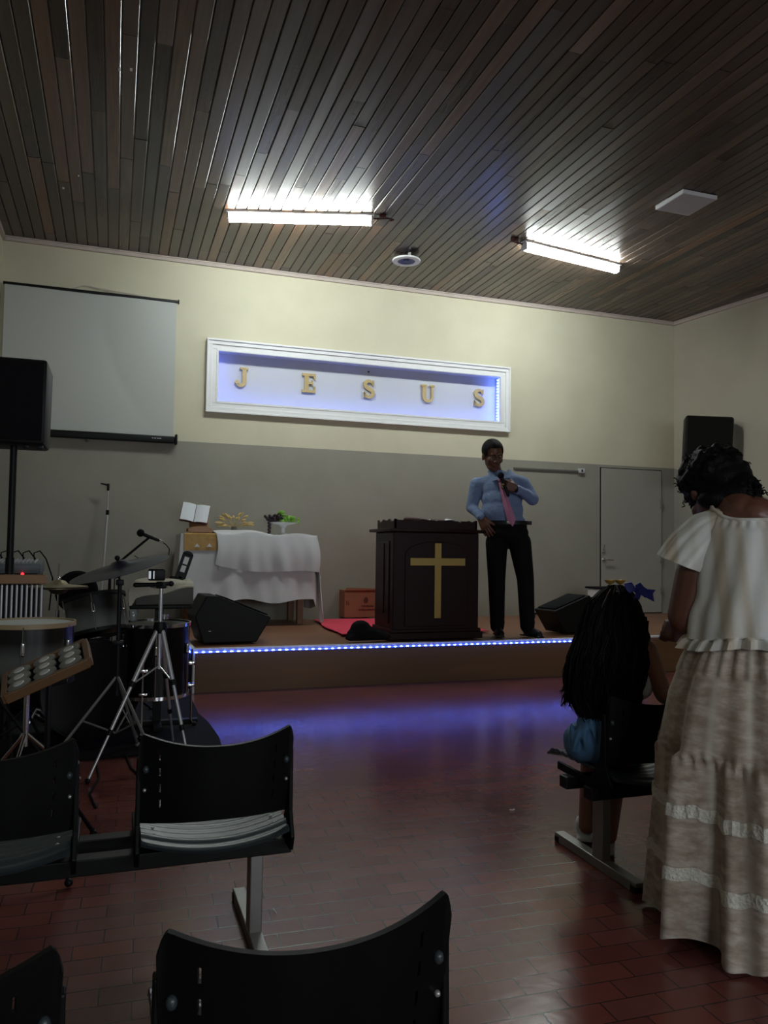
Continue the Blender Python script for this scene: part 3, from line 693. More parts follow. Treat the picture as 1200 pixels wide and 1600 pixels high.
# black bag
b=MB(); q=V((2.03,6.38,ST+.01))
b.ell(q+V((0,0,.06)),(.15,.07,.06)); b.ell(q+V((-.03,0,.10)),(.09,.06,.07)); b.ell(q+V((.12,.0,.04)),(.10,.06,.045)); b.box(q+V((.03,0,.02)),(.36,.12,.04))
o=b.build('black_bag',M['dull'],voxel=.012,sm=4); o.name='black_bag'; tag(o,'small black cloth bundle on stage left of the lectern','bag')
# side table with bowls
t=thing('side_table','small white side table with dark tray top behind the girl','table',(5.28,7.6,ST))
b=MB(); b.box((5.30,7.6,.71),(.36,.3,.02)); b.build('tray',M['dull'],t,world=True,smooth=False)
b=MB(); b.box((5.31,7.6,.52),(.34,.26,.36)); b.build('cabinet',M['white'],t,world=True,smooth=False,bevel=.005)
for k,px in enumerate((953,969)):
    q=at(px,916,7.5)
    b=MB(); b.lathe([(.0001,0),(.03,0),(.03,.005),(.008,.012),(.01,.03),(.045,.05),(.062,.082),(.058,.082),(.04,.055),(.0001,.04)],(q.x,7.5,.722)); o=b.build('golden_bowl',M['gold']); tag(o,('golden footed bowl on side table, the left one','golden footed bowl on side table, nearer the blue bow')[k],'bowl','golden bowls on the side table')
# right wall speaker
t=thing('wall_speaker','tall black loudspeaker high on the right wall behind the woman','speaker',(6.75,7.75,2.08))
P=[at(1072,648,7.55),at(1148,651,7.45),at(1142,756,7.45),at(1067,750,7.55)]
b=MB(); n=V((.55,.83,0)).normalized()
pts=P+[p+n*.26 for p in P]
v=[b.b.verts.new(p) for p in pts]
for f in ((0,1,2,3),(7,6,5,4),(0,4,5,1),(1,5,6,2),(2,6,7,3),(3,7,4,0)): b.b.faces.new([v[i] for i in f])
b.build('cabinet',M['black'],t,world=True,smooth=False,bevel=.03)
b=MB(); c=sum(pts,V())/8; bk=rw(.9,c.z,0.0); b.box((c+V((.28,.12,0))),(.34,.06,.06),(0,0,R(10))); b.build('bracket',M['black'],t,world=True)
# ------------------------------------------------------------ tandem chairs
def chair_parts(root,x0,rear):
    """one shell chair of a beam row; x0 = left edge, row's backrest plane at local y 0"""
    W=.41; xc=x0+W/2
    b=MB()
    # backrest: curved sheet, corners higher and swept, slots cut as real holes
    nu,nv=91,22
    def f(u,v):
        s=2*u-1; zt=.604+.034*min(1,abs(s)/.93)**2.2-.035*max(0,(abs(s)-.93)/.07)**2; zb_=.405-.004*abs(s)
        z=zb_+(zt-zb_)*v
        wd=W/2*(1-.05*(1-v)); 
        r=1-.0*s
        return V((xc+s*wd,-.045*(1-s*s)+.02-.03*v,z))
    g=b.grid(f,nu,nv)
    kill=[]
    for j0 in (3,8,13,17):
        for col in (4,nu-6):
            pass
    b.b.faces.ensure_lookup_table()
    F=[fa for fa in b.b.faces]
    for j in range(nv-1):
        for i in range(nu-1):
            if i in (11,nu-13) and j in (4,5,8,9,12,13,16,17): kill.append(F[j*(nu-1)+i])
    bmesh.ops.delete(b.b,geom=kill,context='FACES')
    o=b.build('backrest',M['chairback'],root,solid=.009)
    # seat shell with ridges
    b=MB()
    def g2(u,v):
        s=2*u-1; y=-.035-.035*(1-s*s)+v*.43+(.03*(1-s*s) if v>.9 else 0)
        z=.345+.022*abs(s)**2+.02*(v-.5)**2+.0025*math.sin(v*70)-(.03*max(0,(v-.85)/.15)**2)
        if v<.1: z-= .012*(1-v/.1)
        return V((xc+s*(W/2-.012),y,z))
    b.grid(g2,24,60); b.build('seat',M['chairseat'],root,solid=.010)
    # screws in the shells
    for s in (-1,1):
        for k in range(3): b=MB(); b.ell((xc+s*(W/2-.045),.02+.05*k,.366),(.005,.005,.003),u=8,v=6); b.build('bolt',M['alu'],root)
        b=MB(); b.ell((xc+s*(W/2-.018),-.004,.49),(.005,.006,.005),u=8,v=6); b.build('bolt',M['alu'],root)
        b=MB(); b.ell((xc+s*(W/2-.020),-.012,.545),(.008,.008,.010),u=10,v=8); b.build('plug',M['chairseat'],root)
    for s in (-1,1):
        b=MB(); x=xc+s*(W/2-.003)
        b.prism([(.0,.57),(.016,.575),(.03,.42),(.09,.335),(.30,.34),(.30,.31),(-.02,.30),(-.035,.34),(-.004,.40)],(x-.006,0,0),(0,1,0),(0,0,1),(1,0,0),.012)
        b.build('side_bracket',M['chairback'],root,smooth=False,bevel=.003)
def row(label,x0,y0,n,pitch,legs,step=1,ry=0):
    t=thing('chair_row',label,'chairs',(x0,y0,0),ry,'rows of joined black chairs')
    for k in range(n): chair_parts(t,step*k*pitch,0)
    lo=min(0,step*(n-1)*pitch)-.03; hi=max(0,step*(n-1)*pitch)+.41+.01
    b=MB(); b.box(((lo+hi)/2,.06,.292),(hi-lo,.05,.042),bev=.003); b.build('beam',M['black'],t,smooth=False)
    b=MB(); b.box(((lo+hi)/2-.06*0,.20,.292),(hi-lo+.02,.05,.042),bev=.003); b.build('beam',M['black'],t,smooth=False)
    for lx in legs:
        b=MB(); b.box((lx,.13,.155),(.036,.06,.25),bev=.003); lg=b.build('leg',M['steel'],t,smooth=False)
        b=MB(); b.box((lx,.16,.018),(.04,.50,.034),bev=.003); b.build('foot_bar',M['steel'],lg,smooth=False)
        for s in (-1,1): b=MB(); b.box((lx,.16+s*.235,.012),(.044,.03,.024),bev=.003); b.build('foot_cap',M['black'],lg,smooth=False)
    return t
row('row of black plastic chairs in front of the drum kit',.075,2.16,3,.555,(.335,-.8),-1)
row('nearest row of black plastic chairs at the bottom edge',.066,1.07,3,.52,(.3,-.75),-1)
row('row of black plastic chairs the girl sits on, beside the woman',1.60,2.30,3,.53,(.075,1.2))
# ------------------------------------------------------------ drum kit and gear on a black mat
b=MB(); b.prism([(-1.1,4.35),(.60,4.45),(.615,4.7),(.60,5.1),(.565,5.4),(.57,6.12),(-1.1,6.14)],(0,0,.001),(1,0,0),(0,1,0),(0,0,1),.008)
o=b.build('floor_mat',M['dull'],smooth=False); tag(o,'black mat on the floor under the drum kit beside the stage','mat')
# pale band on drum shells: a reflection painted into the base colour
def painted_sheen(base):
    m=mat('fade_finish',(.012,.013,.013),.3,coat=.4); nt,bb=nodes(m)
    tc=nt.nodes.new('ShaderNodeTexCoord'); sp=nt.nodes.new('ShaderNodeSeparateXYZ'); nt.links.new(tc.outputs['Generated'],sp.inputs[0])
    c=ramp(nt,sp.outputs[2],[(.05,(.004,.004,.004)),(.25,(.12,.13,.12)),(.42,(.12,.13,.12)),(.72,(.004,.004,.004))]); nt.links.new(c,bb.inputs['Base Color']); return m
M['burst']=painted_sheen(0)
def drum(name,lab,c,r,h,rot=(0,0,0),lugs=6,head=None,legs=0,hoop=None,cat='drum',shell=None,lowlug=True):
    t=thing(name,lab,cat,c); E=Euler(rot).to_matrix()
    b=MB(); b.lathe([(r*.97,-h/2),(r,-h/2),(r,h/2),(r*.97,h/2)],seg=48,rot=E); b.build('shell',shell or M['burst'],t,solid=.006)
    for s in (-1,1):
        b=MB(); b.lathe([(.0001,0),(r*.99,0),(r*.99,.003),(.0001,.003)],V((0,0,0))+E@V((0,0,s*h/2)),seg=48,rot=E); b.build('drum_head',head or M['drumhead'],t)
        b=MB(); b.lathe([(r+.006,-.010),(r+.011,-.010),(r+.011,.010),(r+.002,.010),(r+.002,.0),(r+.006,-.010)],E@V((0,0,s*h/2)),seg=48,rot=E); b.build('hoop',(hoop if s>0 or hoop!=M['maple'] else M['black']) or M['chrome'],t)
    for k in range(lugs):
        a=k*2*math.pi/lugs+.5; d=V((math.cos(a),math.sin(a),0))
        b=MB(); b.cap(E@(d*(r+.012)+V((0,0,h*.22))),E@(d*(r+.012)+V((0,0,h*.22-.045))),.009,.011); b.tube([E@(d*(r+.014)+V((0,0,-h/2))),E@(d*(r+.014)+V((0,0,h/2)))],.003,6)
        b.build('lug',M['chrome'],t)
    for k in range(legs):
        a=k*2*math.pi/legs-1.9; x=math.cos(a)*(r+.03); y=math.sin(a)*(r+.03)
        b=MB(); b.tube([(x,y,h*.1),(x,y,-c[2]+.05),(x*1.1,y*1.1,-c[2]+.012)],.006,8); b.box((x*.97,y*.97,-h*.1),(.05,.05,.022),bev=.004); b.box((x*.97,y*.97,-h*.42),(.05,.05,.018),bev=.004); lg=b.build('leg',M['chrome'],t)
        b=MB(); b.ell((x*1.1,y*1.1,-c[2]+.022),(.014,.014,.013)); b.build('rubber_foot',M['black'],lg)
    return t
def tripod_base(b,x,y,zt,r,m=None,n=3,a0=.3,zb=.02):
    for k in range(n):
        a=a0+k*2*math.pi/n; ex,ey=x+r*math.cos(a),y+r*math.sin(a)
        b.tube([(x,y,zt),(ex,ey,zb)],.008,8); b.tube([(x,y,zt*.35),((x+ex)/2,(y+ey)/2,(zt+zb)/2)],.005,6); b.ell((ex,ey,.017),.014)
M['shellblack']=mat('black_drum_lacquer',(.003,.003,.0035),.25,var=.2,spec=.3)
# snare-like drum at the left edge with wooden hoop
c=at(48,1028,3.85)
t=drum('snare_drum','drum with wooden hoop and white head beside jingle tray, left edge',(c.x-.01,3.85,.645),.185,.25,lugs=6,head=M['drumhead'],hoop=M['maple'])
b=MB(); tripod_base(b,0,0,-.30,.24,zb=-.60+.0); 
b.b.free(); b=MB()
b.tube([(0,0,-.14),(0,0,-.42)],.012,8)
for k in range(3):
    a=.3+k*2.09; b.tube([(0,0,-.36),(.24*math.cos(a),.24*math.sin(a),-.60)],.008,8); b.tube([(0,0,-.16),(.17*math.cos(a),.17*math.sin(a),-.15),(.2*math.cos(a),.2*math.sin(a),-.11)],.006,8)
b.build('stand',M['chrome'],t)
# rack tom on the bass drum
c=at(150,970,4.75)
drum('rack_tom','tilted rack tom above the bass drum, silver fading to black',(c.x,4.75,.72),.165,.20,(R(-14),R(-10),0),lugs=6,head=M['shellblack'],hoop=M['black'])
t=drum('bass_drum','large black bass drum lying behind the silver tripod',(-.16,4.98,.30),.275,.40,(R(90),0,R(20)),lugs=8,head=M['shellblack'],hoop=M['shellblack'],shell=M['shellblack'])
b=MB(); b.tube([(.0,-.05,.26),(.02,-.1,.40)],.014,8); b.build('tom_post',M['chrome'],t)
for s in (-1,1): b=MB(); b.tube([(s*.22,-.12,-.1),(s*.32,-.2,-.285)],.008,8); b.build('spur',M['chrome'],t)
c=at(242,1040,4.95)
t=drum('floor_tom','tall black floor tom on chrome legs behind the silver tripod',(c.x,4.98,.44),.20,.42,lugs=6,head=M['shellblack'],hoop=M['chrome'],legs=3,shell=M['shellblack'])
q=at(202,935,4.95)
b=MB(); b.lathe([(.0001,0),(.022,0),(.03,.08),(.027,.08),(.02,.006),(.0001,.006)],(c.x-.13,4.95,.672)); o=b.build('plastic_cup',M['cup']); tag(o,'clear plastic cup standing on the tall floor tom','cup')
b=MB(); b.lathe([(.0001,0),(.03,0),(.03,.03),(.0001,.03)],(c.x+.05,5.02,.672)); o=b.build('tape_roll',M['chrome']); tag(o,'small shiny metal tin on the tall floor tom','tin')
# hi-hat
c=at(91,922,5.45)
t=thing('hi_hat','pair of bronze hi-hat cymbals on a stand behind the snare drum','cymbals',(c.x,5.45,.012))
for k in (0,1):
    b=MB(); s=1 if k else -1; b.lathe([(.18,0),(.06,s*.014),(.04,s*.035),(.0001,s*.045)],(c.x,5.45,.845+k*.008),seg=48); b.build('cymbal',M['cymbal'],t,world=True,solid=.002)
b=MB(); b.tube([(c.x,5.45,.1),(c.x,5.45,1.0)],.006,8); b.tube([(c.x,5.45,.1),(c.x,5.45,.7)],.012,8); b.ell((c.x,5.45,.90),(.014,.014,.018)); tripod_base(b,c.x,5.45,.25,.17); b.build('stand',M['chrome'],t,world=True)
# crash cymbal, steeply tilted
c=at(188,889,4.3)
t=thing('crash_cymbal','large dark cymbal tilted steeply on a tall stand','cymbal',(c.x,4.3,.012))
E=Euler((R(6),R(-16),0)).to_matrix()
b=MB(); b.lathe([(.255,-.0),(.15,.012),(.06,.02),(.035,.04),(.0001,.046)],c,seg=56,rot=E); b.build('cymbal',M['cymbaldark'],t,world=True,solid=.002)
b=MB(); b.tube([(c.x,4.3,.35),(c.x,4.3,c.z-.06)],.011,10); b.tube([(c.x,4.3,c.z-.07),c+E@V((0,0,.07))],.006,8); b.ell(c+E@V((0,0,.06)),.014); b.box((c.x,4.3,.62),(.05,.03,.025),bev=.005); b.box((c.x,4.3,c.z-.07),(.04,.04,.03),bev=.005); b.build('pole',M['black'],t,world=True)
b=MB(); tripod_base(b,c.x,4.3,.45,.33,a0=1.2); b.build('leg_base',M['steel'],t,world=True)
# jingle tray
t=thing('jingle_tray','slanted wooden tray holding rows of round metal jingles','tambourine tray',(-.22,3.02,.012))
P0=at(6,1088,2.95); P1=at(137,1030,2.95); ux=(P1-P0); W_=ux.length; ux.normalize(); 
vy=V((.10,.93,.30)).normalized(); vy=(vy-ux*vy.dot(ux)).normalized(); nz=ux.cross(vy)
if nz.z<0: nz=-nz
H_=.20; RT=Matrix((ux,vy,nz)).transposed()
b=MB(); b.box(P0+ux*W_/2+nz*(-.012),(W_,.022,.034),RT,bev=.003); b.box(P0+ux*W_/2+vy*H_+nz*(-.012),(W_,.022,.034),RT,bev=.003)
for k in (0,1): b.box(P0+ux*(W_*k)+vy*H_/2-nz*.012,(.022,H_,.034),RT,bev=.003)
b.build('wooden_frame',M['traywood'],t,world=True,smooth=False)
b=MB(); b.box(P0+ux*W_/2+vy*H_/2-nz*.02,(W_,H_,.006),RT); b.build('base_board',M['dull'],t,world=True,smooth=False)
for i in range(3):
    for j in range(3):
        b=MB(); q=P0+ux*(W_*(.18+.31*i))+vy*(.035+.062*j)+nz*.002
        b.lathe([(.0001,.006),(.034,.006),(.040,.003),(.040,-.003),(.0001,-.003)],q,seg=28,rot=RT); jg=b.build('jingle',M['steel'],t,world=True)
        b=MB(); b.lathe([(.0001,.010),(.016,.009),(.019,.006),(.019,.004)],q,seg=24,rot=RT); b.build('dome',M['drumhead'],jg,world=True)
b=MB(); q=P0+ux*W_*.5+vy*.1-nz*.03; b.tube([q,(q.x,q.y,.38),(q.x,q.y,.3)],.010,8); tripod_base(b,q.x,q.y,.34,.26,a0=.9); b.build('stand',M['black'],t,world=True)
# bar chimes
A=at(0,905,4.25); B=at(73,907,4.25)
t=thing('bar_chimes','bar chimes, silver tubes hanging under a wooden bar at left','chimes',(A.x,4.25,.012))
b=MB(); b.box((B.x-.17,4.25,A.z),(.34,.035,.045),bev=.003); b.build('wooden_bar',M['woodlight'],t,world=True,smooth=False)
for k in range(13):
    x=B.x-.022-k*.0225; L=.24-.007*k; b=MB(); b.tube([(x,4.25,A.z-.03),(x,4.25,A.z-.03-L)],.0055,8); b.tube([(x,4.25,A.z-.02),(x,4.25,A.z-.03)],.001,4); b.build('chime',M['alu'],t,world=True)
b=MB(); b.tube([(B.x-.25,4.29,.35),(B.x-.25,4.29,A.z)],.011,8); b.cap((B.x-.25,4.25,A.z-.01),(B.x-.25,4.29,A.z-.01),.012); tripod_base(b,B.x-.25,4.29,.42,.28,a0=.2); b.build('stand',M['black'],t,world=True)
# mixing desk on a black table
q=at(66,878,5.90); q0=at(66,896,5.90)
t=thing('mixing_desk','grey mixing desk with cables on a dark case by left wall','mixer',(q.x-.3,5.95,q0.z))
b=MB(); b.box((q.x-.3,5.95,(q.z+q0.z)/2),(.6,.32,q.z-q0.z),(R(4),0,0),bev=.008); b.build('desk',M['mixer'],t,world=True)
b=MB()
rr=random.Random(9)
for i in range(22):
    for j in range(5): b.lathe([(.008,0),(.007,.014),(.0001,.014)],(q.x-.57+i*.025,5.85+j*.05,q.z-.006+j*.003),seg=8)
tag(b.build('knob',M['panel'],t,world=True),kind='stuff')
for k in range(5):
    b=MB(); x=q.x-.06-k*.07; b.tube([(x,6.00,q.z),(x-.005,6.02,q.z+.06),(x+.03,6.05,q.z+.075),(x+.07,6.07,q.z+.02),(x+.12,6.06,q.z-.12),(x+.1,6.10,q.z-.35)],.005,6); b.build('cable',M['dull'],t,world=True)
b=MB(); b.ell((at(35,897,5.77)),(.010,.004,.010)); b.build('power_light',M['redled'],t,world=True)
b=MB(); b.box((q.x-.32,5.95,(q0.z+.012)/2+.004),(.62,.36,q0.z-.012),bev=.01)
o=b.build('equipment_case',M['black'],smooth=False); tag(o,'tall dark equipment case under the mixing desk','case')
# round backed chair
c=at(120,925,6.0)
t=thing('drummer_chair','black chair with rounded back behind the hi-hat','chair',(c.x,5.8,.012))
b=MB(); b.lathe([(.0001,.02),(.10,.02),(.135,.012),(.145,0),(.135,-.012),(.0001,-.02)],(c.x,6.0,c.z),seg=32,rot=(R(90),0,0),sy=1.05); b.build('backrest',M['dull'],t,world=True)
b=MB(); b.lathe([(.0001,.5),(.18,.5),(.2,.48),(.2,.44),(.18,.42),(.0001,.42)],(c.x,5.80,0)); b.build('seat',M['dull'],t,world=True)
b=MB(); b.tube([(c.x,5.92,.45),(c.x,6.02,.5),(c.x,6.02,c.z)],.014,8); b.build('back_bar',M['black'],t,world=True)
b=MB(); b.tube([(c.x,5.80,.1),(c.x,5.80,.43)],.02,10); tripod_base(b,c.x,5.80,.2,.25,n=5); b.build('base',M['chrome'],t,world=True)
# leaning pole at the wall
A=at(169,765,8.45); B=at(168,800,8.43); C_=V((-.13,8.25,.0))
t=thing('pull_rod','slim pale pole with black hook leaning against the back wall','pole',(C_.x,C_.y,0))
b=MB(); b.tube([C_+V((0,0,.002)),B],.012,8); b.build('lower_tube',M['alu'],t,world=True); b=MB(); b.tube([B,A],.006,8); b.build('upper_tube',M['panel'],t,world=True)
b=MB(); b.tube([B-V((0,0,.03)),B+V((0,0,.02))],.016,8); b.build('collar',M['black'],t,world=True)
b=MB(); b.cap(A,A+V((0,0,.05)),.014); b.cap(A+V((0,0,.045)),A+V((-.07,0,.06)),.012,.006); b.build('hook',M['black'],t,world=True)
# boom microphone
t=thing('microphone_stand','black boom microphone stand rising behind the large cymbal','microphone stand',(at(172,890,5.5).x,5.5,.012))
bs=at(172,890,5.5); m0=at(218,832,5.45); m1=at(247,844,5.45); el=at(233,840,5.47)
b=MB(); b.tube([(bs.x,5.5,.2),(bs.x,5.5,bs.z)],.010,10); b.tube([(bs.x,5.5,.2),(bs.x,5.5,.75)],.014,10); tripod_base(b,bs.x,5.5,.26,.30); b.build('pole',M['black'],t,world=True)
b=MB(); lo_=at(160,900,5.5); b.tube([lo_,bs,el],.008,8); b.cap(bs-V((.02,0,.01)),bs+V((.03,0,.03)),.02); b.tube([at(210,868,5.48),at(222,876,5.48)],.003,6); b.build('boom',M['black'],t,world=True)
t=thing('microphone','black boom microphone pointing left above the large cymbal','microphone',m0,0,'handheld type microphones')
b=MB(); d=(m1-m0).normalized(); b.cap(m0+d*.03,m1,.014,.011); b.build('handle',M['black'],t,world=True)
b=MB(); b.ell(m0+d*.008,.026); b.build('grille',M['dull'],t,world=True)
b=MB(); b.tube([m1,m1+d*.035],.008,8); b.build('plug',M['chrome'],t,world=True)
b=MB(); b.tube([m1+d*.03,m1+d*.06+V((0,0,-.01)),m1+V((.075,0,-.06)),m1+V((.07,0,-.10)),m1+V((-.02,0,-.14)),(bs.x+.03,5.48,.9),(bs.x+.02,5.48,.3)],.004,6); b.build('cable',M['dull'],t,world=True)
# pad stand with towel
pc=at(250,946,5.05)
t=thing('equipment_stand','dark stand with a flat plate carrying the towel covered case','stand',(pc.x+.02,5.05,.012))
b=MB(); b.box((pc.x,5.05,pc.z),(.37,.28,.022),bev=.006); b.build('plate',M['black'],t,world=True)
b=MB(); b.box((pc.x,5.12,pc.z/2),(.05,.05,pc.z-.04)); b.build('column',M['black'],t,world=True)
b=MB(); b.box((pc.x,5.12,.024),(.5,.05,.024)); b.box((pc.x,5.12,.024),(.05,.4,.024)); b.build('foot',M['black'],t,world=True)
b=MB(); b.box((pc.x+.02,5.05,pc.z+.068),(.34,.24,.114),bev=.01); o=b.build('grey_case',M['greybox']); o.name='instrument_case'; tag(o,'grey oblong case on the stand plate under the towel','case')
b=MB()
def tow(u,v):
    x=pc.x-.185+u*.375; y=5.05-.16+v*.30; z=pc.z+.133+.008*math.sin(u*9+v*5)+.010*math.sin(v*13+u*3)
    if v<.2: k=(.2-v)/.2; z-=.11*k*(1-.75*u)+.0; y+=.03*k-.004
    if u<.1: z-=.05*(.1-u)/.1
    return V((x,y,z+.012))
b.grid(tow,50,36); o=b.build('towel',M['clothcream'],solid=.008); tag(o,'cream towel draped over grey case left of the stage','towel')
t=thing('clamp_holder','black upright holder with two slots behind the cream towel','holder',(at(288,900,5.2).x,5.12,pc.z+.13))
A=at(281,903,5.16); B=at(294,866,5.16); ax=(B-A).normalized(); sd=V((ax.z,0,-ax.x)); nn=V((0,-1,0))
b=MB()
hw=.034; Lh=(B-A).length
for s0,s1,t0,t1 in ((-hw,-hw*.45,0,Lh),(hw*.45,hw,0,Lh),(-hw*.3,hw*.3,.0,.01),(-hw*.45,hw*.45,0,.04),(-hw*.45,hw*.45,Lh*.52,Lh*.58),(-hw*.45,hw*.45,Lh*.88,Lh)):
    b.prism([(s0,t0),(s1,t0),(s1,t1),(s0,t1)],A,sd,ax,nn,.014)
b.prism([(hw*math.cos(a),Lh-.004+hw*.7*math.sin(a)) for a in [math.pi*k/10 for k in range(11)]],A,sd,ax,nn,.014)
b.build('slotted_arm',M['black'],t,world=True,smooth=False); b=MB(); b.cap(A+V((-.05,0,.0)),A+V((.02,0,-.01)),.014); b.box(A+V((0,-.01,-.045)),(.04,.03,.08)); b.build('clamp',M['black'],t,world=True)
# camera tripod
TY=4.25; top=at(252,912,TY)
t=thing('camera_tripod','silver camera tripod with black head in front of the drums','tripod',(top.x,TY,.003))
def tz_(py): return at(252,py,TY).z
b=MB(); b.tube([(top.x,TY,tz_(1045)),(top.x,TY,tz_(918))],.010,12); b.build('centre_column',M['alu'],t,world=True)
b=MB(); b.lathe([(.0001,-.03),(.028,-.03),(.036,0),(.028,.03),(.0001,.03)],(top.x,TY,tz_(980)),seg=14); b.build('shoulder',M['black'],t,world=True)
feet=[V((top.x-.40,TY-.12,.012)),V((top.x+.155,TY-.06,.012)),V((top.x+.11,TY+.38,.012))]
feet[0]=onz(137,1220,.012); feet[1]=onz(298,1205,.012)
for f in feet:
    a=V((top.x,TY,tz_(985))); d=(f-a); a=a+V((d.x,d.y,0)).normalized()*.022; lg=MB(); k1=a.lerp(f,.38); k2=a.lerp(f,.70)
    lg.tube([a,k1],.0115,10); lg.tube([k1,k2],.009,10); lg.tube([k2,f],.0065,10); lo_=lg.build('leg',M['alu'],t,world=True)
    b=MB()
    for k_,kk in ((k1,.016),(k2,.013)): b.tube([k_-d.normalized()*.014,k_+d.normalized()*.014],kk,10)
    b.ell(f,(.012,.012,.012)); b.build('leg_lock',M['black'],lo_,world=True)
    b=MB(); b.tube([(top.x,TY,tz_(1040)),k1],.004,6); b.build('brace',M['alu'],t,world=True)
b=MB(); b.box((top.x,TY,tz_(914)),(.05,.05,.035),bev=.006); b.box((top.x-.025,TY-.01,tz_(898)),(.085,.05,.06),bev=.008); b.cap((top.x,TY-.02,tz_(913)),(top.x-.13,TY-.07,tz_(913)),.010,.012); b.cap((top.x,TY,tz_(912)),(top.x+.045,TY,tz_(912)),.011); b.ell((top.x+.05,TY,tz_(912)),.015); b.build('pan_head',M['black'],t,world=True)
b=MB(); b.box((top.x-.060,TY-.036,tz_(898)),(.012,.004,.04)); b.box((top.x-.040,TY-.036,tz_(898)),(.006,.004,.04)); b.build('plate',M['alu'],t,world=True)
# PA speaker on pole, left
A=at(76,567,4.5); B=at(70,697,4.5)
t=thing('speaker_stand','black pole stand carrying the loudspeaker at the left edge','speaker stand',(at(15,800,4.5).x,4.55,.002))
px_=at(15,800,4.5).x; 
b=MB(); b.tube([(px_,4.58,.1),(px_,4.58,B.z+.02)],.018,12); b.tube([(px_,4.58,.1),(px_,4.58,1.05)],.022,12); b.build('pole',M['black'],t,world=True); b=MB(); tripod_base(b,px_,4.58,.45,.26,a0=.8); b.build('leg_base',M['black'],t,world=True)
t=thing('loudspeaker','large black loudspeaker on a pole before the projection screen','speaker',(px_,4.58,B.z))
b=MB(); wS=2*(A.x-px_); hS=A.z-B.z; b.box((px_,4.6,(A.z+B.z)/2),(wS,.34,hS),bev=.02,taper=1.03); b.build('cabinet',M['black'],t,world=True)
b=MB(); b.box((px_,4.425,(A.z+B.z)/2),(wS*.9,.012,hS*.92),bev=.005); b.build('grille',M['dull'],t,world=True)
for px in (41,62):
    b=MB(); q=at(px,697,4.5); b.box((q.x,4.52,B.z-.006),(.03,.05,.022),bev=.003); b.build('foot',M['black'],t,world=True)
# loose cables
for k,(pts,lab) in enumerate((([(150,1190),(155,1215),(140,1240),(150,1262)],'thin dark cable on the red floor between front row chairs'),([(190,1165),(205,1200),(222,1215)],'thin dark cable on the floor beneath the silver tripod'),([(300,1010),(288,1000),(292,985),(300,960)],''))):
    if not lab: continue
    P=[onz(*p,.006) for p in pts]; b=MB(); b.tube(P,.005,6); o=b.build('cable',M['dull']); tag(o,lab,'cable','cables on the floor')
# litter specks
q=onz(800,1265,.003); b=MB(); b.tube([q+V((-.012,0,.001)),q+V((0,-.008,.001)),q+V((.012,.002,.001))],.002,5); o=b.build('paper_scrap',M['paper']); tag(o,'tiny curved white scrap alone on the open floor','litter')
q=onz(432,1427,.003); b=MB(); b.tube([q+V((0,0,.001)),q+V((-.004,.03,.001))],.0013,5); o=b.build('straw_scrap',M['paper']); tag(o,'tiny pale thread on the floor right of chair leg','litter')
# ------------------------------------------------------------ people
def hand(b,O,f,s,n,sc=1.0,curl=(30,40,25),spread=5,thumb=(35,20),fat=1.0):
    """O wrist, f finger direction, s towards the thumb, n out of the palm"""
    f=V(f).normalized(); s=V(s); s=(s-f*s.dot(f)).normalized(); n_=f.cross(s).normalized()
    if n_.dot(V(n))<0: n_=-n_
    n=n_; O=V(O)
    for k in range(4):
        t=(1.5-k)*.019*sc
        b.cap(O+s*t*.7+f*.012*sc,O+s*t+f*.082*sc,.015*sc*fat,.0125*sc*fat)
    lens=((.040,.026,.020),(.045,.030,.022),(.041,.028,.021),(.032,.020,.018))
    for k in range(4):
        base=O+s*(1.5-k)*.020*sc+f*.084*sc; ang=0; d=(f+s*math.tan(R(spread*(1.5-k)/1.5))).normalized(); p=base
        for j in range(3):
            ang+=curl[j]; dd=(d*math.cos(R(ang))+n*math.sin(R(ang))); q=p+dd*lens[k][j]*sc
            b.cap(p,q,(.0098-.0010*j)*sc*fat,(.0092-.0010*j)*sc*fat); p=q
    p=O+s*.025*sc+f*.02*sc; d=(f*math.cos(R(thumb[0]))+s*math.sin(R(thumb[0]))).normalized()
    for j,L in enumerate((.038,.030,.024)):
        dd=(d*math.cos(R(thumb[1]*(j+1)))+n*math.sin(R(thumb[1]*(j+1)))).normalized(); q=p+dd*L*sc
        b.cap(p,q,(.0135-.0018*j)*sc*fat,(.012-.0018*j)*sc*fat); p=q
def headrot(yaw,pitch,roll=0):   # head axes: x lateral, y forward, z up ; yaw 0 faces the camera (-y)
    return Matrix.Rotation(R(180+yaw),3,'Z')@Matrix.Rotation(R(-pitch),3,'X')@Matrix.Rotation(R(roll),3,'Y')
def head(b,C,H,s=1.0):
    P=lambda x,y,z:C+H@(V((x,y,z))*s)
    e=lambda c,r:b.ell(P(*c),[q*s for q in r],H)
    e((0,-.015,.035),(.078,.098,.088)); e((0,.012,-.03),(.067,.080,.090)); e((0,.055,-.098),(.034,.030,.026)); e((0,.035,-.085),(.055,.05,.035))
    e((0,.080,.028),(.050,.018,.010)); b.cap(P(0,.088,.018),P(0,.108,-.026),.010*s,.014*s)
    for k in (-1,1):
        e((k*.014,.098,-.031),(.010,.012,.009)); e((k*.042,.062,-.022),(.024,.022,.026)); e((k*.080,-.008,-.008),(.010,.020,.034)); e((k*.030,.083,.030),(.022,.008,.006))
    e((0,.093,-.057),(.026,.012,.0065)); e((0,.091,-.069),(.022,.013,.0075))
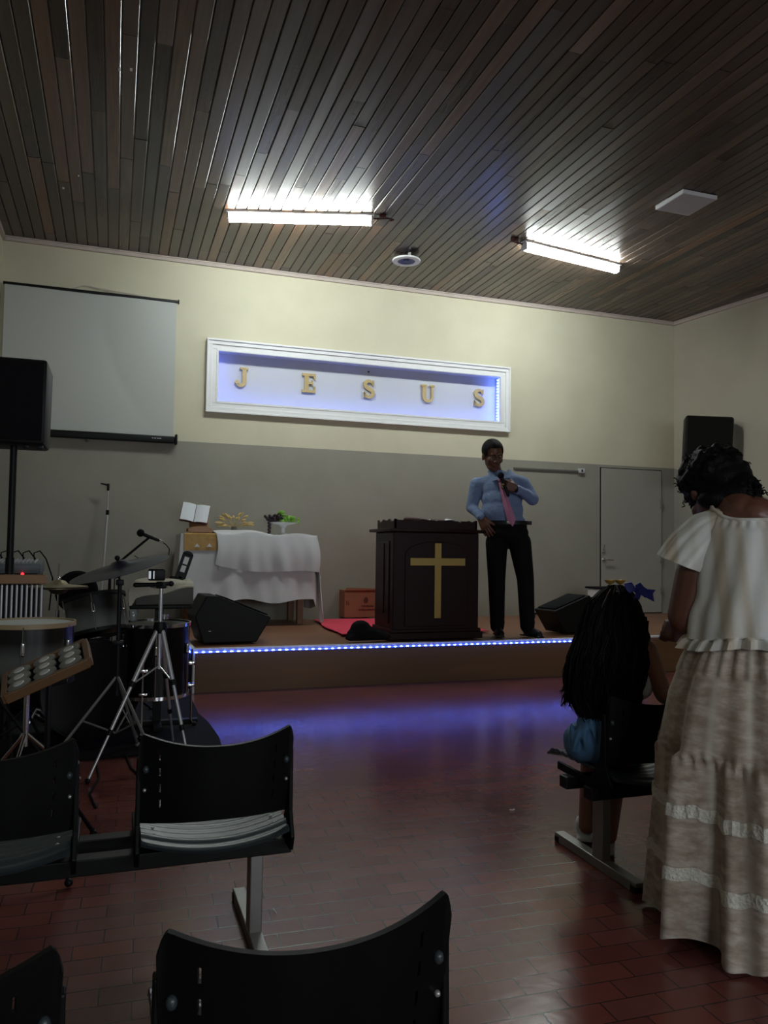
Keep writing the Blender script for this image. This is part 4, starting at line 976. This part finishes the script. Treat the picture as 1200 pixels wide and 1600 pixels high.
# ---- the preacher
F=Fr(793,6.5,ST); L=F.L
t=thing('person','standing man in light blue shirt and pink tie, holding microphone, leaning on lectern','person',F.root,F.rz)
hc=L(770,712,-.07); H=headrot(22,20,3)
b=MB(); head(b,hc,H,1.13)
nk=L(777,746,.02)
b.limb([hc+V((0,.03,-.05)),nk,nk+V((.0,.03,-.1))],[.058,.06,.08])
b.limb([L(785,765,0),L(788,800,0),L(793,830,0)],[.085,.085,.09])
# arms
shL=L(745,757,0); elL=L(737,793,.02); wrL=L(752,809,-.13)
shR=L(817,756,0); elR=L(832,780,-.03); wrR=L(806,764,-.20)
b.limb([shL,elL,wrL],[.045,.036,.026]); b.limb([shR,elR,wrR],[.045,.036,.026])
hd=(L(764,836,-.17)-wrL)
hand(b,wrL,hd,(.9,-.3,.3),(-.1,.9,-.2),1.12,(14,22,14),8,(28,10),1.15)
fr=(L(789,757,-.235)-wrR)
hand(b,wrR,fr,(.1,-.2,1),(-.1,.95,-.1),1.1,(48,62,40),3,(30,34),1.2)
b.limb([L(775,845,0),L(776,905,0),L(777,975,0)],[.07,.05,.04]); b.limb([L(815,845,0),L(822,905,0),L(824,975,0)],[.07,.05,.04])
body=b.build('body',M['skin'],t,voxel=.005,sm=2)
M['eye']=mat('eye_white',(.12,.09,.08),.5,var=.02)
for k in (-1,1):
    b=MB(); b.ell(hc+H@(V((k*.031,.080,.008))*1.13),(.013,.007,.0045),H,u=10,v=8); e_=b.build('eye',M['eye'],t); b=MB(); b.ell(hc+H@(V((k*.031,.0855,.006))*1.13),(.005,.003,.0045),H,u=8,v=6); b.build('iris',M['shoe'],e_)
    b=MB(); b.tube([hc+H@(V((k*x,y,z))*1.13) for x,y,z in ((.014,.094,.029),(.030,.092,.034),(.048,.080,.029))],[.003,.004,.002],6); b.build('eyebrow',M['hair'],t)
def cap_hair(C,H,s,keep,r=(.084,.104,.092),c=(0,-.018,.042)):
    b=MB(); b.ell((0,0,0),r,None,u=40,v=28)
    dele=[f for f in b.b.faces if not keep(f.calc_center_median()+V(c))]
    bmesh.ops.delete(b.b,geom=dele,context='FACES')
    for v in b.b.verts: v.co=C+H@((v.co+V(c))*s)
    return b
b=cap_hair(hc,H,1.13,lambda p:(p.z>.085) or (p.y<.045+.25*(p.z-.06) and p.z>.0) or (p.y<-.03 and p.z>-.055))
b.build('hair',M['hair'],t,solid=.008)
# shirt
b=MB()
b.ell(L(783,764,.0),(.195,.115,.14)); b.limb([L(750,757,.0),L(783,750,.01),L(812,754,0)],[.068,.075,.068]); b.limb([L(760,748,.02),L(774,744,.02),L(800,744,.02)],[.03,.05,.04])
b.ell(L(785,797,-.01),(.195,.135,.15)); b.ell(L(784,780,-.01),(.192,.128,.13)); b.ell(L(789,812,0),(.188,.125,.06))
b.limb([shL,elL],[.068,.056]); b.limb([elL,wrL+V((0,.0,.01))],[.055,.038]); b.limb([shR,elR],[.070,.060]); b.limb([elR,wrR+V((.02,.01,0))],[.058,.038])
for k in range(5): # wrinkle rolls on the sleeves
    p=elL.lerp(wrL,.15+.18*k); b.ell(p,(.052-.003*k,.05,.012),Euler((.3,.2*k,0)).to_matrix())
    p=elR.lerp(wrR,.1+.16*k); b.ell(p,(.012,.05-.003*k,.052-.004*k),Euler((0,.2,0)).to_matrix())
shirt=b.build('shirt',M['shirt'],t,voxel=.008,sm=12)
b=MB()
for k,(a,c_,d_) in enumerate((((765,733),(781,749),(769,752)),((795,733),(781,749),(797,747)))):
    A=L(*a,-.05);B_=L(*c_,-.135);C2=L(*d_,-.13); G=L(a[0]+(-3 if k==0 else 5),a[1]+4,-.01)
    vs=[b.b.verts.new(p) for p in (A,B_,C2,G)]; b.b.faces.new(vs)
b.build('collar',M['shirt'],shirt,solid=.008)
b=MB(); cc_=L(779,742,-.005); b.lathe([(.070,-.03),(.066,.022),(.062,.022),(.066,-.03)],cc_,seg=28,rot=(R(-14),0,0),sy=1.12); b.build('collar_band',M['shirt'],shirt)
b=MB(); b.tube([wrL+(elL-wrL).normalized()*d for d in (0,.035)],[.040,.042],20); b.tube([wrR+(elR-wrR).normalized()*d for d in (.008,.04)],[.040,.042],20); b.build('cuff',M['shirt'],shirt)
# tie
pts=[(781,750,.012,-.135),(783,757,.018,-.15),(788,775,.026,-.165),(794,795,.034,-.165),(799,811,.040,-.16),(801,822,.002,-.155)]
b=MB(); rows=[]
for px,py,hw,dy in pts:
    c_=L(px,py,dy); rows.append([b.b.verts.new(c_+V((-hw,.012,0))),b.b.verts.new(c_+V((0,-.004,0))),b.b.verts.new(c_+V((hw,.012,0)))])
for r0,r1 in zip(rows,rows[1:]):
    for k in (0,1): b.b.faces.new((r0[k],r0[k+1],r1[k+1],r1[k]))
b.build('tie',M['tie'],t,solid=.006); b=MB(); b.ell(L(781,750,-.14),(.018,.012,.022)); b.build('tie_knot',M['tie'],t)
# trousers
b=MB(); b.ell(L(792,832,0),(.200,.125,.10)); b.ell(L(791,822,0),(.195,.128,.05))
b.limb([L(776,848,0),L(776,905,-.01),L(777,978,0)],[.105,.082,.066]); b.limb([L(812,848,0),L(821,905,-.01),L(824,978,0)],[.108,.080,.068])
for (px,py) in ((777,972),(824,972),(777,962),(825,963)): b.ell(L(px,py,0),(.072,.078,.014))
b.build('trousers',M['trouser'],t,voxel=.009,sm=4)
b=MB(); c_=L(790,817,0); b.lathe([(.196,-.018),(.200,-.018),(.200,.018),(.196,.018),(.196,-.018)],c_,seg=40,sy=.68); bl=b.build('belt',M['shoe'],t)
b=MB(); b.box(c_+V((.21,-.02,.0)),(.06,.03,.035),bev=.005); b.build('belt_pouch',M['shoe'],bl); b=MB(); b.box(c_+V((.03,-.137,0)),(.04,.006,.032),bev=.002); b.build('buckle',M['chrome'],bl)
for (px,sx) in ((780,.04),(826,.18)):
    b=MB(); a=L(px-3,991,.02); a.z=.055; d=V((sx,-.22,0)).normalized(); q=a+d*.16; q.z=.034
    b.cap(a+V((0,.02,0)),q,.042,.036); b.ell(a.lerp(q,.55)+V((0,0,-.012)),(.048,.12,.03),Matrix.Rotation(math.atan2(-d.x,d.y),3,'Z')); b.ell(a+V((0,.02,.03)),(.045,.05,.045))
    b.box((a.lerp(q,.45)).xy.to_3d()+V((0,0,.008)),(.075,.27,.014),Matrix.Rotation(math.atan2(-d.x,d.y),3,'Z'),bev=.005); b.build('shoe',M['shoe'],t,voxel=.006,sm=3)
b=MB(); b.tube([wrR+(elR-wrR).normalized()*d for d in (-.012,.010)],.033,18); b.build('wristwatch',M['shoe'],t)
b=MB(); b.ell(L(786,757,-.275),(.010,.008,.008)); b.build('ring',M['gold'],t)
# microphone held in his hand
Fm=F
def W(p): return F.root+F.e*p.x+F.d*p.y+V((0,0,p.z))
m0=W(L(782,741,-.24)); m1=W(L(794,774,-.23))
t=thing('microphone','black microphone held in the preacher\'s raised hand','microphone',m1,0,'handheld type microphones')
d=(m1-m0).normalized(); b=MB(); b.cap(m0+d*.04,m1,.018,.014); b.build('handle',M['black'],t,world=True); b=MB(); b.ell(m0+d*.012,(.029,.029,.032)); b.build('grille',M['dull'],t,world=True)
# ---- the woman
F=Fr(1178,1.86,0.0); L=F.L
t=thing('person','woman seen from behind in cream blouse and long tiered lace skirt','person',F.root,F.rz)
hc=L(1118,770,.13); H=headrot(155,38,0)
H=Matrix.Rotation(R(28),3,'Z')@Matrix.Rotation(R(-42),3,'X')
b=MB(); head(b,hc,H,.98)
nk=L(1160,800,.02)
b.limb([hc+V((.01,-.01,-.03)),L(1140,785,.06),nk,L(1178,840,.055)],[.06,.052,.058,.075])
b.ell(L(1182,850,.045),(.120,.055,.10)); b.limb([L(1122,824,.03),L(1180,806,.01),L(1236,824,.03)],[.052,.060,.052])
b.limb([L(1178,860,.045),L(1180,960,.03),L(1178,1040,.03)],[.11,.12,.14])
shL=L(1108,838,.03); elL=L(1072,962,.03); wrL=L(1062,990,.20)
b.limb([shL,shL.lerp(elL,.5)+V((-.004,0,0)),elL],[.058,.064,.056]); b.limb([elL,elL.lerp(wrL,.4),wrL],[.054,.045,.028])
hand(b,wrL,L(1036,985,.24)-wrL+V((0,.03,0)),(.1,.4,.9),(.6,.5,-.3),.92,(20,35,25),5,(35,18),1.05)
shR=L(1246,838,.03); elR=L(1268,962,.05); b.limb([shR,elR,elR+V((-.16,.18,.0))],[.056,.05,.03])
hand(b,elR+V((-.16,.18,.0)),(-.6,.6,-.2),(0,0,1),(.3,.3,-.8),.92,(30,40,25))
for s in (-1,1): b.limb([V((s*.09,0.03,.78)),V((s*.09,.03,.45)),V((s*.09,.05,.10))],[.09,.06,.04]); b.cap(V((s*.09,.04,.05)),V((s*.09,.19,.03)),.032,.026)
b.build('body',M['skin2'],t,voxel=.006,sm=3)
# hair with curls
b=MB(); rr=random.Random(11)
b.ell(hc+H@V((0,-.02,.04)),(.100,.112,.100),H); b.ell(L(1150,778,.05),(.075,.05,.06)); b.ell(L(1098,756,.13),(.055,.08,.060)); b.ell(L(1132,748,.1),(.085,.08,.055)); b.ell(L(1160,768,.06),(.055,.06,.06)); b.ell(L(1118,780,.05),(.055,.05,.034))
for k in range(150):
    a=rr.uniform(0,2*math.pi); z=rr.uniform(-.55,1); rad=math.sqrt(max(0,1-z*z)); c_=hc+H@V((.098*rad*math.cos(a),-.02+.11*rad*math.sin(a),.04+.098*z)); 
    if (c_-hc).dot(H@V((0,1,-.6)).normalized())>.085: continue
    b.ell(c_,rr.uniform(.010,.018),u=8,v=6)
base=b.build('hair',M['hair'],t,voxel=.006,sm=1)
b=MB()
def curl(b,p,d,Lh,r,turns,th):
    d=V(d).normalized(); u=d.orthogonal().normalized(); w_=d.cross(u); P=[]
    n=int(turns*8)
    for i in range(n+1):
        a=i/8*2*math.pi; k=i/n; P.append(V(p)+d*Lh*k+(u*math.cos(a)+w_*math.sin(a))*r*(1-.3*k))
    b.tube(P,th,5)
for k in range(70):
    px=rr.uniform(1148,1188); py=rr.uniform(745,790); p=L(px,py,rr.uniform(.0,.08)); curl(b,p,(rr.uniform(-.1,.8),rr.uniform(-.5,.2),rr.uniform(-1,-.2)),rr.uniform(.03,.06),.007,2,.0018)
for k in range(60):
    a=rr.uniform(0,2*math.pi); z=rr.uniform(-.2,1); rad=math.sqrt(1-z*z); q=V((rad*math.cos(a),rad*math.sin(a),z)); p=hc+H@V((.10*q.x,-.02+.112*q.y,.04+.10*q.z))
    if (p-hc).dot(H@V((0,1,-.6)).normalized())>.07: continue
    curl(b,p,H@q+V((rr.uniform(-.5,.5),0,-.3)),rr.uniform(.012,.025),.006,1.5,.0016)
for k in range(6): curl(b,L(rr.uniform(1072,1080),rr.uniform(765,780),.14),(rr.uniform(-.5,.2),0,-1),.035,.006,2,.0016)
tag(b.build('hair_curls',M['hair'],base),kind='stuff')
# blouse
M['blouse']=mat('cream_striped_cotton',(.56,.56,.50),.85,bump=.35,bscale=10)
nt,bb=nodes(M['blouse']); tc=nt.nodes.new('ShaderNodeTexCoord'); sp=nt.nodes.new('ShaderNodeSeparateXYZ'); nt.links.new(tc.outputs['Object'],sp.inputs[0])
xx=math_(nt,'MULTIPLY_ADD',sp.outputs[2],.10,sp.outputs[0])
sn=math_(nt,'SINE',math_(nt,'MULTIPLY',xx,95)); sn2=math_(nt,'SINE',math_(nt,'MULTIPLY',xx,40))
cc=ramp(nt,math_(nt,'MULTIPLY_ADD',math_(nt,'ADD',sn,sn2),.25,.5),[(.0,(.68,.69,.66)),(.45,(.64,.64,.59)),(.75,(.50,.45,.36)),(1,(.53,.45,.35))]); nt.links.new(cc,bb.inputs['Base Color'])
b=MB()
def blouse(u,v):
    a=2*math.pi*u  # v 0 neckline ->1 hem
    z0=1.225; z1=.845
    c=math.cos(a); s=math.sin(a)   # x lateral, y: -1 towards camera
    prof=[(0,.118,.090),(.10,.145,.112),(.30,.158,.128),(.6,.172,.142),(.85,.190,.160),(.93,.188,.160),(1,.208,.18)]
    for (v0,a0,b0),(v1,a1,b1) in zip(prof,prof[1:]):
        if v0<=v<=v1: k=(v-v0)/(v1-v0); rx=a0+(a1-a0)*k; ry=b0+(b1-b0)*k
    f=.006*math.sin(a*7+2*v+1)*v+.0035*math.sin(a*15+v*6)*(.3+v)+(.014*math.sin(a*26) if v>.93 else 0)+.003*math.sin(v*22+2*c)*(v>.35)*(v<.9)
    z=z0+(z1-z0)*v+(.045*abs(c)**4 if v<.3 else 0)*(1-v/.3)+.012*math.sin(a*3)*v
    if v<.06: z+=.004*math.sin(a*30)
    return V(((rx+f)*c,.03+(ry+f)*s,z))
b.grid(blouse,140,60,True)
bl=b.build('blouse',M['blouse'],t,solid=.004)
for s in (-1,1):
    b=MB()
    def slv(u,v,s=s):
        a=2*math.pi*u
        secs=[(0,(1150,822),(-3,-16),.05),(.2,(1132,818),(-10,-24),.062),(.45,(1110,832),(-26,-26),.072),(.75,(1086,858),(-37,-20),.085),(1,(1067,882),(-38,-15),.095)]
        for A_,B_ in zip(secs,secs[1:]):
            if A_[0]<=v<=B_[0]:
                k=(v-A_[0])/(B_[0]-A_[0]); lp=lambda p,q:p+(q-p)*k
                cx_,cy_=lp(A_[1][0],B_[1][0]),lp(A_[1][1],B_[1][1]); hx,hy=lp(A_[2][0],B_[2][0]),lp(A_[2][1],B_[2][1]); ry=lp(A_[3],B_[3]); break
        c0=L(cx_,cy_,.03); h=L(cx_+hx,cy_+hy,.03)-c0
        f=1+.04*math.sin(a*7+1)*v+.035*math.sin(a*13)*v+.02*math.sin(a*24)*(1-v)
        p=c0+h*math.cos(a)*f+V((0,1,0))*ry*math.sin(a)*f
        return V((p.x if s<0 else -p.x,p.y,p.z))
    b.grid(slv,70,24,True); b.build('sleeve',M['blouse'],bl,solid=.004)
b=MB(); b.tube([blouse(k/60,.0)+V((0,0,.002)) for k in range(60)],.006,8,closed=True); b.build('elastic_neckline',M['blouse'],bl)
# skirt
M['skirt']=mat('beige_gauze_cotton',(.30,.25,.19),.9)
nt,bb=nodes(M['skirt']); tc=nt.nodes.new('ShaderNodeTexCoord')
mp=nt.nodes.new('ShaderNodeMapping'); mp.inputs['Scale'].default_value=(1,1,2.4); nt.links.new(tc.outputs['Object'],mp.inputs[0])
nz=nt.nodes.new('ShaderNodeTexNoise'); nz.inputs['Scale'].default_value=16; nz.inputs['Detail'].default_value=6; nz.inputs['Roughness'].default_value=.65; nt.links.new(mp.outputs[0],nz.inputs['Vector'])
cc=ramp(nt,nz.outputs['Fac'],[(.34,(.30,.235,.18)),(.5,(.40,.335,.265)),(.66,(.54,.49,.41))])
# broad pale warp stripes that follow the cloth (stored as u around the skirt)
uvn=nt.nodes.new('ShaderNodeVertexColor'); uvn.layer_name='warp'; spc=nt.nodes.new('ShaderNodeSeparateColor'); nt.links.new(uvn.outputs[0],spc.inputs[0])
mx=nt.nodes.new('ShaderNodeMix'); mx.data_type='RGBA'; nt.links.new(math_(nt,'MULTIPLY',spc.outputs[0],.55),mx.inputs[0]); nt.links.new(cc,mx.inputs[6]); mx.inputs[7].default_value=(.58,.56,.46,1)
nt.links.new(mx.outputs[2],bb.inputs['Base Color'])
bp=nt.nodes.new('ShaderNodeBump'); bp.inputs['Strength'].default_value=.5; bp.inputs['Distance'].default_value=.004; nt.links.new(nz.outputs['Fac'],bp.inputs['Height']); nt.links.new(bp.outputs[0],bb.inputs['Normal'])
def lerp_tab(tab,v):
    for (v0,a0),(v1,a1) in zip(tab,tab[1:]):
        if v0<=v<=v1: return a0+(a1-a0)*(v-v0)/(v1-v0)
    return tab[-1][1]
def skirt(u,v,off=0):
    a=2*math.pi*u; c=math.cos(a); s=math.sin(a); z=.875-.86*v
    R0=lerp_tab([(0,.165),(.08,.20),(.2,.238),(.35,.262),(.5,.270),(1,.278)],v); Ry=R0*lerp_tab([(0,.85),(.2,.90),(1,.98)],v)
    A=lerp_tab([(0,.006),(.15,.008),(.35,.010),(.4,.02),(.6,.026),(1,.036)],v)
    ph=lerp_tab([(0,0),(.38,0),(.40,.7),(1,.7)],v)
    f=math.sin(a*8+ph+1.3*v)+.55*math.sin(a*13+2*ph-v)+.3*math.sin(a*21+3*ph)
    f=f if f>0 else f*1.15
    if v<.12: f+=.6*math.sin(a*34)
    gz=.004*math.sin(a*60)*math.exp(-((v-.40)/.03)**2)+.004*math.sin(a*70)*math.exp(-((v-.57)/.03)**2)
    r=A*f+gz+off
    zz=z+(.018*math.sin(a*8+.7)+.01*math.sin(a*5))*v*v
    return V(((R0+r)*c,.03+(Ry+r)*s,max(zz,.012)))
b=MB(); NU,NV=300,120; g=b.grid(skirt,NU,NV,True); lay=b.b.loops.layers.color.new('warp')
vid={}
for j,rw_ in enumerate(g):
    for i,v_ in enumerate(rw_): vid[v_]=(i,j)
for f_ in b.b.faces:
    for l in f_.loops:
        i,j=vid[l.vert]; q=max(0,math.sin(i/NU*2*math.pi*15+.8))**2; l[lay]=(q,q,q,1)
sk=b.build('skirt',M['skirt'],t,solid=.003)
M['lace']=mat('ivory_lace',(.66,.65,.55),.85,var=.35,scale=110,bump=.8,bscale=110)
for v0,dv in ((.575,.024),(.785,.024)):
    b=MB(); b.grid(lambda u,v,v0=v0,dv=dv:skirt(u,v0-dv+2*dv*v*.9+.004*math.sin(u*200),.004),300,8,True); b.build('lace_band',M['lace'],sk,solid=.002)
b=MB(); b.grid(lambda u,v:skirt(u,.36+.012*v,.003),300,3,True); b.build('seam',M['skirt'],sk)
# ---- the girl
F=Fr(955,2.42,0.0); L=F.L
t=thing('person','seated girl with long dark hair, blue bow and denim skirt','person',F.root,F.rz)
hc=L(962,962,.05); H=Matrix.Rotation(R(-20),3,'Z')@Matrix.Rotation(R(-10),3,'X')
b=MB(); head(b,hc,H,.86)
b.limb([hc,L(965,1000,.0),L(965,1050,0),L(955,1100,.0),L(950,1150,.0)],[.05,.045,.08,.07,.07])
b.limb([L(920,1014,0),L(965,1004,0),L(1008,1012,0)],[.035,.045,.038])
b.limb([L(1012,1016,-.02),L(1022,1045,-.02),L(1036,1085,.0),L(1060,1110,.12)],[.036,.034,.030,.022]); hand(b,L(1060,1110,.12),(.4,1,-.1),(0,0,1),(0,0,-1),.75,(20,30,20))
b.limb([L(920,1022,0),L(905,1090,.05),L(925,1120,.16)],[.034,.03,.022]); hand(b,L(925,1120,.16),(.3,1,-.1),(.3,0,1),(0,0,-1),.75,(20,30,20))
kn=[L(928,1165,.28),L(965,1165,.28)]
b.limb([L(932,1165,0),kn[0],L(917,1290,.22)],[.06,.05,.033]); b.limb([L(975,1165,0),kn[1],L(950,1305,.12)],[.075,.05,.033])
b.build('body',M['skin3'],t,voxel=.006,sm=3)
for k,(px,py,dy) in enumerate(((913,1297,.24),(947,1320,.13))):
    b=MB(); a=L(px,py,dy); a.z=.05; b.cap(a,a+V((-.01 if k==0 else .0,-.0,0))+V((0,.11,-.012)),.034,.028); b.ell(a+V((0,.0,.02)),(.034,.04,.03)); b.box(a+V((0,.05,-.035)),(.062,.19,.014),bev=.005); sh=b.build('sneaker',M['clothwhite'],t,voxel=.006,sm=2)
b=MB(); b.limb([L(925,1040,.0),L(965,1030,.0),L(1005,1040,.0)],[.055,.075,.05]); b.limb([L(962,1030,0),L(958,1130,0)],[.095,.09]); b.limb([L(1005,1035,.0),L(1002,1075,.0)],[.045,.04]); b.build('white_top',M['clothwhite'],t,voxel=.008,sm=3)
b=MB(); b.ell(L(945,1158,.02),(.150,.115,.085)); b.ell(L(912,1158,.06),(.075,.14,.07)); b.limb([L(930,1165,.05),kn[0]],[.085,.075]); b.limb([L(970,1168,.05),kn[1]],[.085,.075])
b.ell(L(905,1148,-.01),(.045,.06,.035))
for q_ in range(9): b.ell(L(893+7*q_,1150+8*math.sin(q_*2.1),-.07+.01*math.cos(q_*3)),(.009,.03,.05),(Euler((0,.3*math.sin(q_),0)).to_matrix()))
b.ell(L(945,1130,-.02),(.10,.08,.05))
b.build('denim_skirt',M['denim'],t,voxel=.008,sm=3)
# hair: wide mass falling to the waist, with strands
prof=[(915,962,10,.02),(925,962,28,.05),(945,958,45,.07),(970,957,52,.08),(1000,955,58,.08),(1030,950,64,.08),(1060,945,64,.075),(1085,943,60,.07),(1110,948,48,.06),(1135,950,36,.05)]
b=MB(); ks=[]
def interp(py):
    for p,q in zip(prof,prof[1:]):
        if p[0]<=py<=q[0]:
            k=(py-p[0])/(q[0]-p[0]); return [p[i]+(q[i]-p[i])*k for i in range(4)]
    return list(prof[-1])
def hairf(u,v):
    py=915+220*v; _,cx_,hw,dep=interp(py); a=2*math.pi*u; c_=L(cx_,py,.0); hw/= 480.
    g_=.003*math.sin(a*22+v*5)+.002*math.sin(a*41)
    yc=.045-.075*min(1,v*2.2)
    r=1+.03*math.sin(a*5+v*9)*v
    return V((c_.x+(hw*r+g_)*math.cos(a),yc+(dep*1.1*r+g_)*math.sin(a),c_.z+(.012*math.sin(a*9) if v>.8 else 0)))
b.grid(hairf,120,50,True)
b.ell(hc+V((0,.0,.022)),(.082,.094,.082),H)
hr=b.build('hair',M['hair'],t)
b=MB(); rr=random.Random(21)
for k in range(420):
    a=rr.uniform(0,1); v0=rr.uniform(.08,.45); v1=min(1,v0+rr.uniform(.35,.6)); P=[]; ph=rr.uniform(0,6)
    off=rr.uniform(.0,.010)
    for i in range(9):
        v=v0+(v1-v0)*i/8; p=hairf(a+.008*math.sin(i*.9+ph),v); _,cx_,hw,dep=interp(915+220*v); c0=L(cx_,915+220*v,0); dr=V((p.x-c0.x,p.y,0)).normalized(); P.append(p+dr*off*(i/8+.2)+V((.003*math.sin(i+ph),0,0)))
    b.tube(P,[.0025]*7+[.002,.0006],4)
for k in range(150):   # loose ends on the left
    p0=L(rr.uniform(895,930),rr.uniform(1000,1050),rr.uniform(-.06,.03)); P=[p0]; ex=L(rr.uniform(876,925),rr.uniform(1075,1108),rr.uniform(-.06,.04))
    for i in range(1,7): P.append(p0.lerp(ex,i/6)+V((.006*math.sin(i*1.3+k),.004*math.cos(i+k),0)))
    b.tube(P,[.004]*5+[.003,.001],4)
for k in range(60):
    p0=L(rr.uniform(995,1012),rr.uniform(960,1000),rr.uniform(-.03,.03)); ex=L(rr.uniform(1000,1022),rr.uniform(1030,1060),rr.uniform(-.05,.03)); P=[p0.lerp(ex,i/6)+V((.006*math.sin(i*1.3+k),.0,0)) for i in range(7)]; b.tube(P,[.003]*5+[.002,.001],4)
tag(b.build('hair_strands',M['hair'],hr),kind='stuff')
b=MB(); c_=L(995,922,-.02)
for poly in ([(0,0),(-.02,.034),(-.052,.028),(-.044,.0),(-.030,-.014)],[(0,0),(.030,-.030),(.060,-.032),(.050,.0),(.024,.018)],[(0,0),(-.008,.020),(.014,.034),(.030,.012)],[(0,0),(-.012,-.034),(.010,-.040),(.020,-.012)]):
    b.prism([(x*.85,z*.85) for x,z in poly],c_+V((0,-.012,0)),(1,.25,0),(0,.1,1),(0,1,0),.022)
b.ell(c_,(.011,.014,.012))
b.prism([(0,-.01),(.05,-.035),(.045,-.005),(.055,.008),(.0,.012)],c_+V((.01,-.005,-.005)),(1,0,0),(0,0,1),(0,1,0),.006)
b.build('hair_bow',M['bow'],t,smooth=False,bevel=.004)
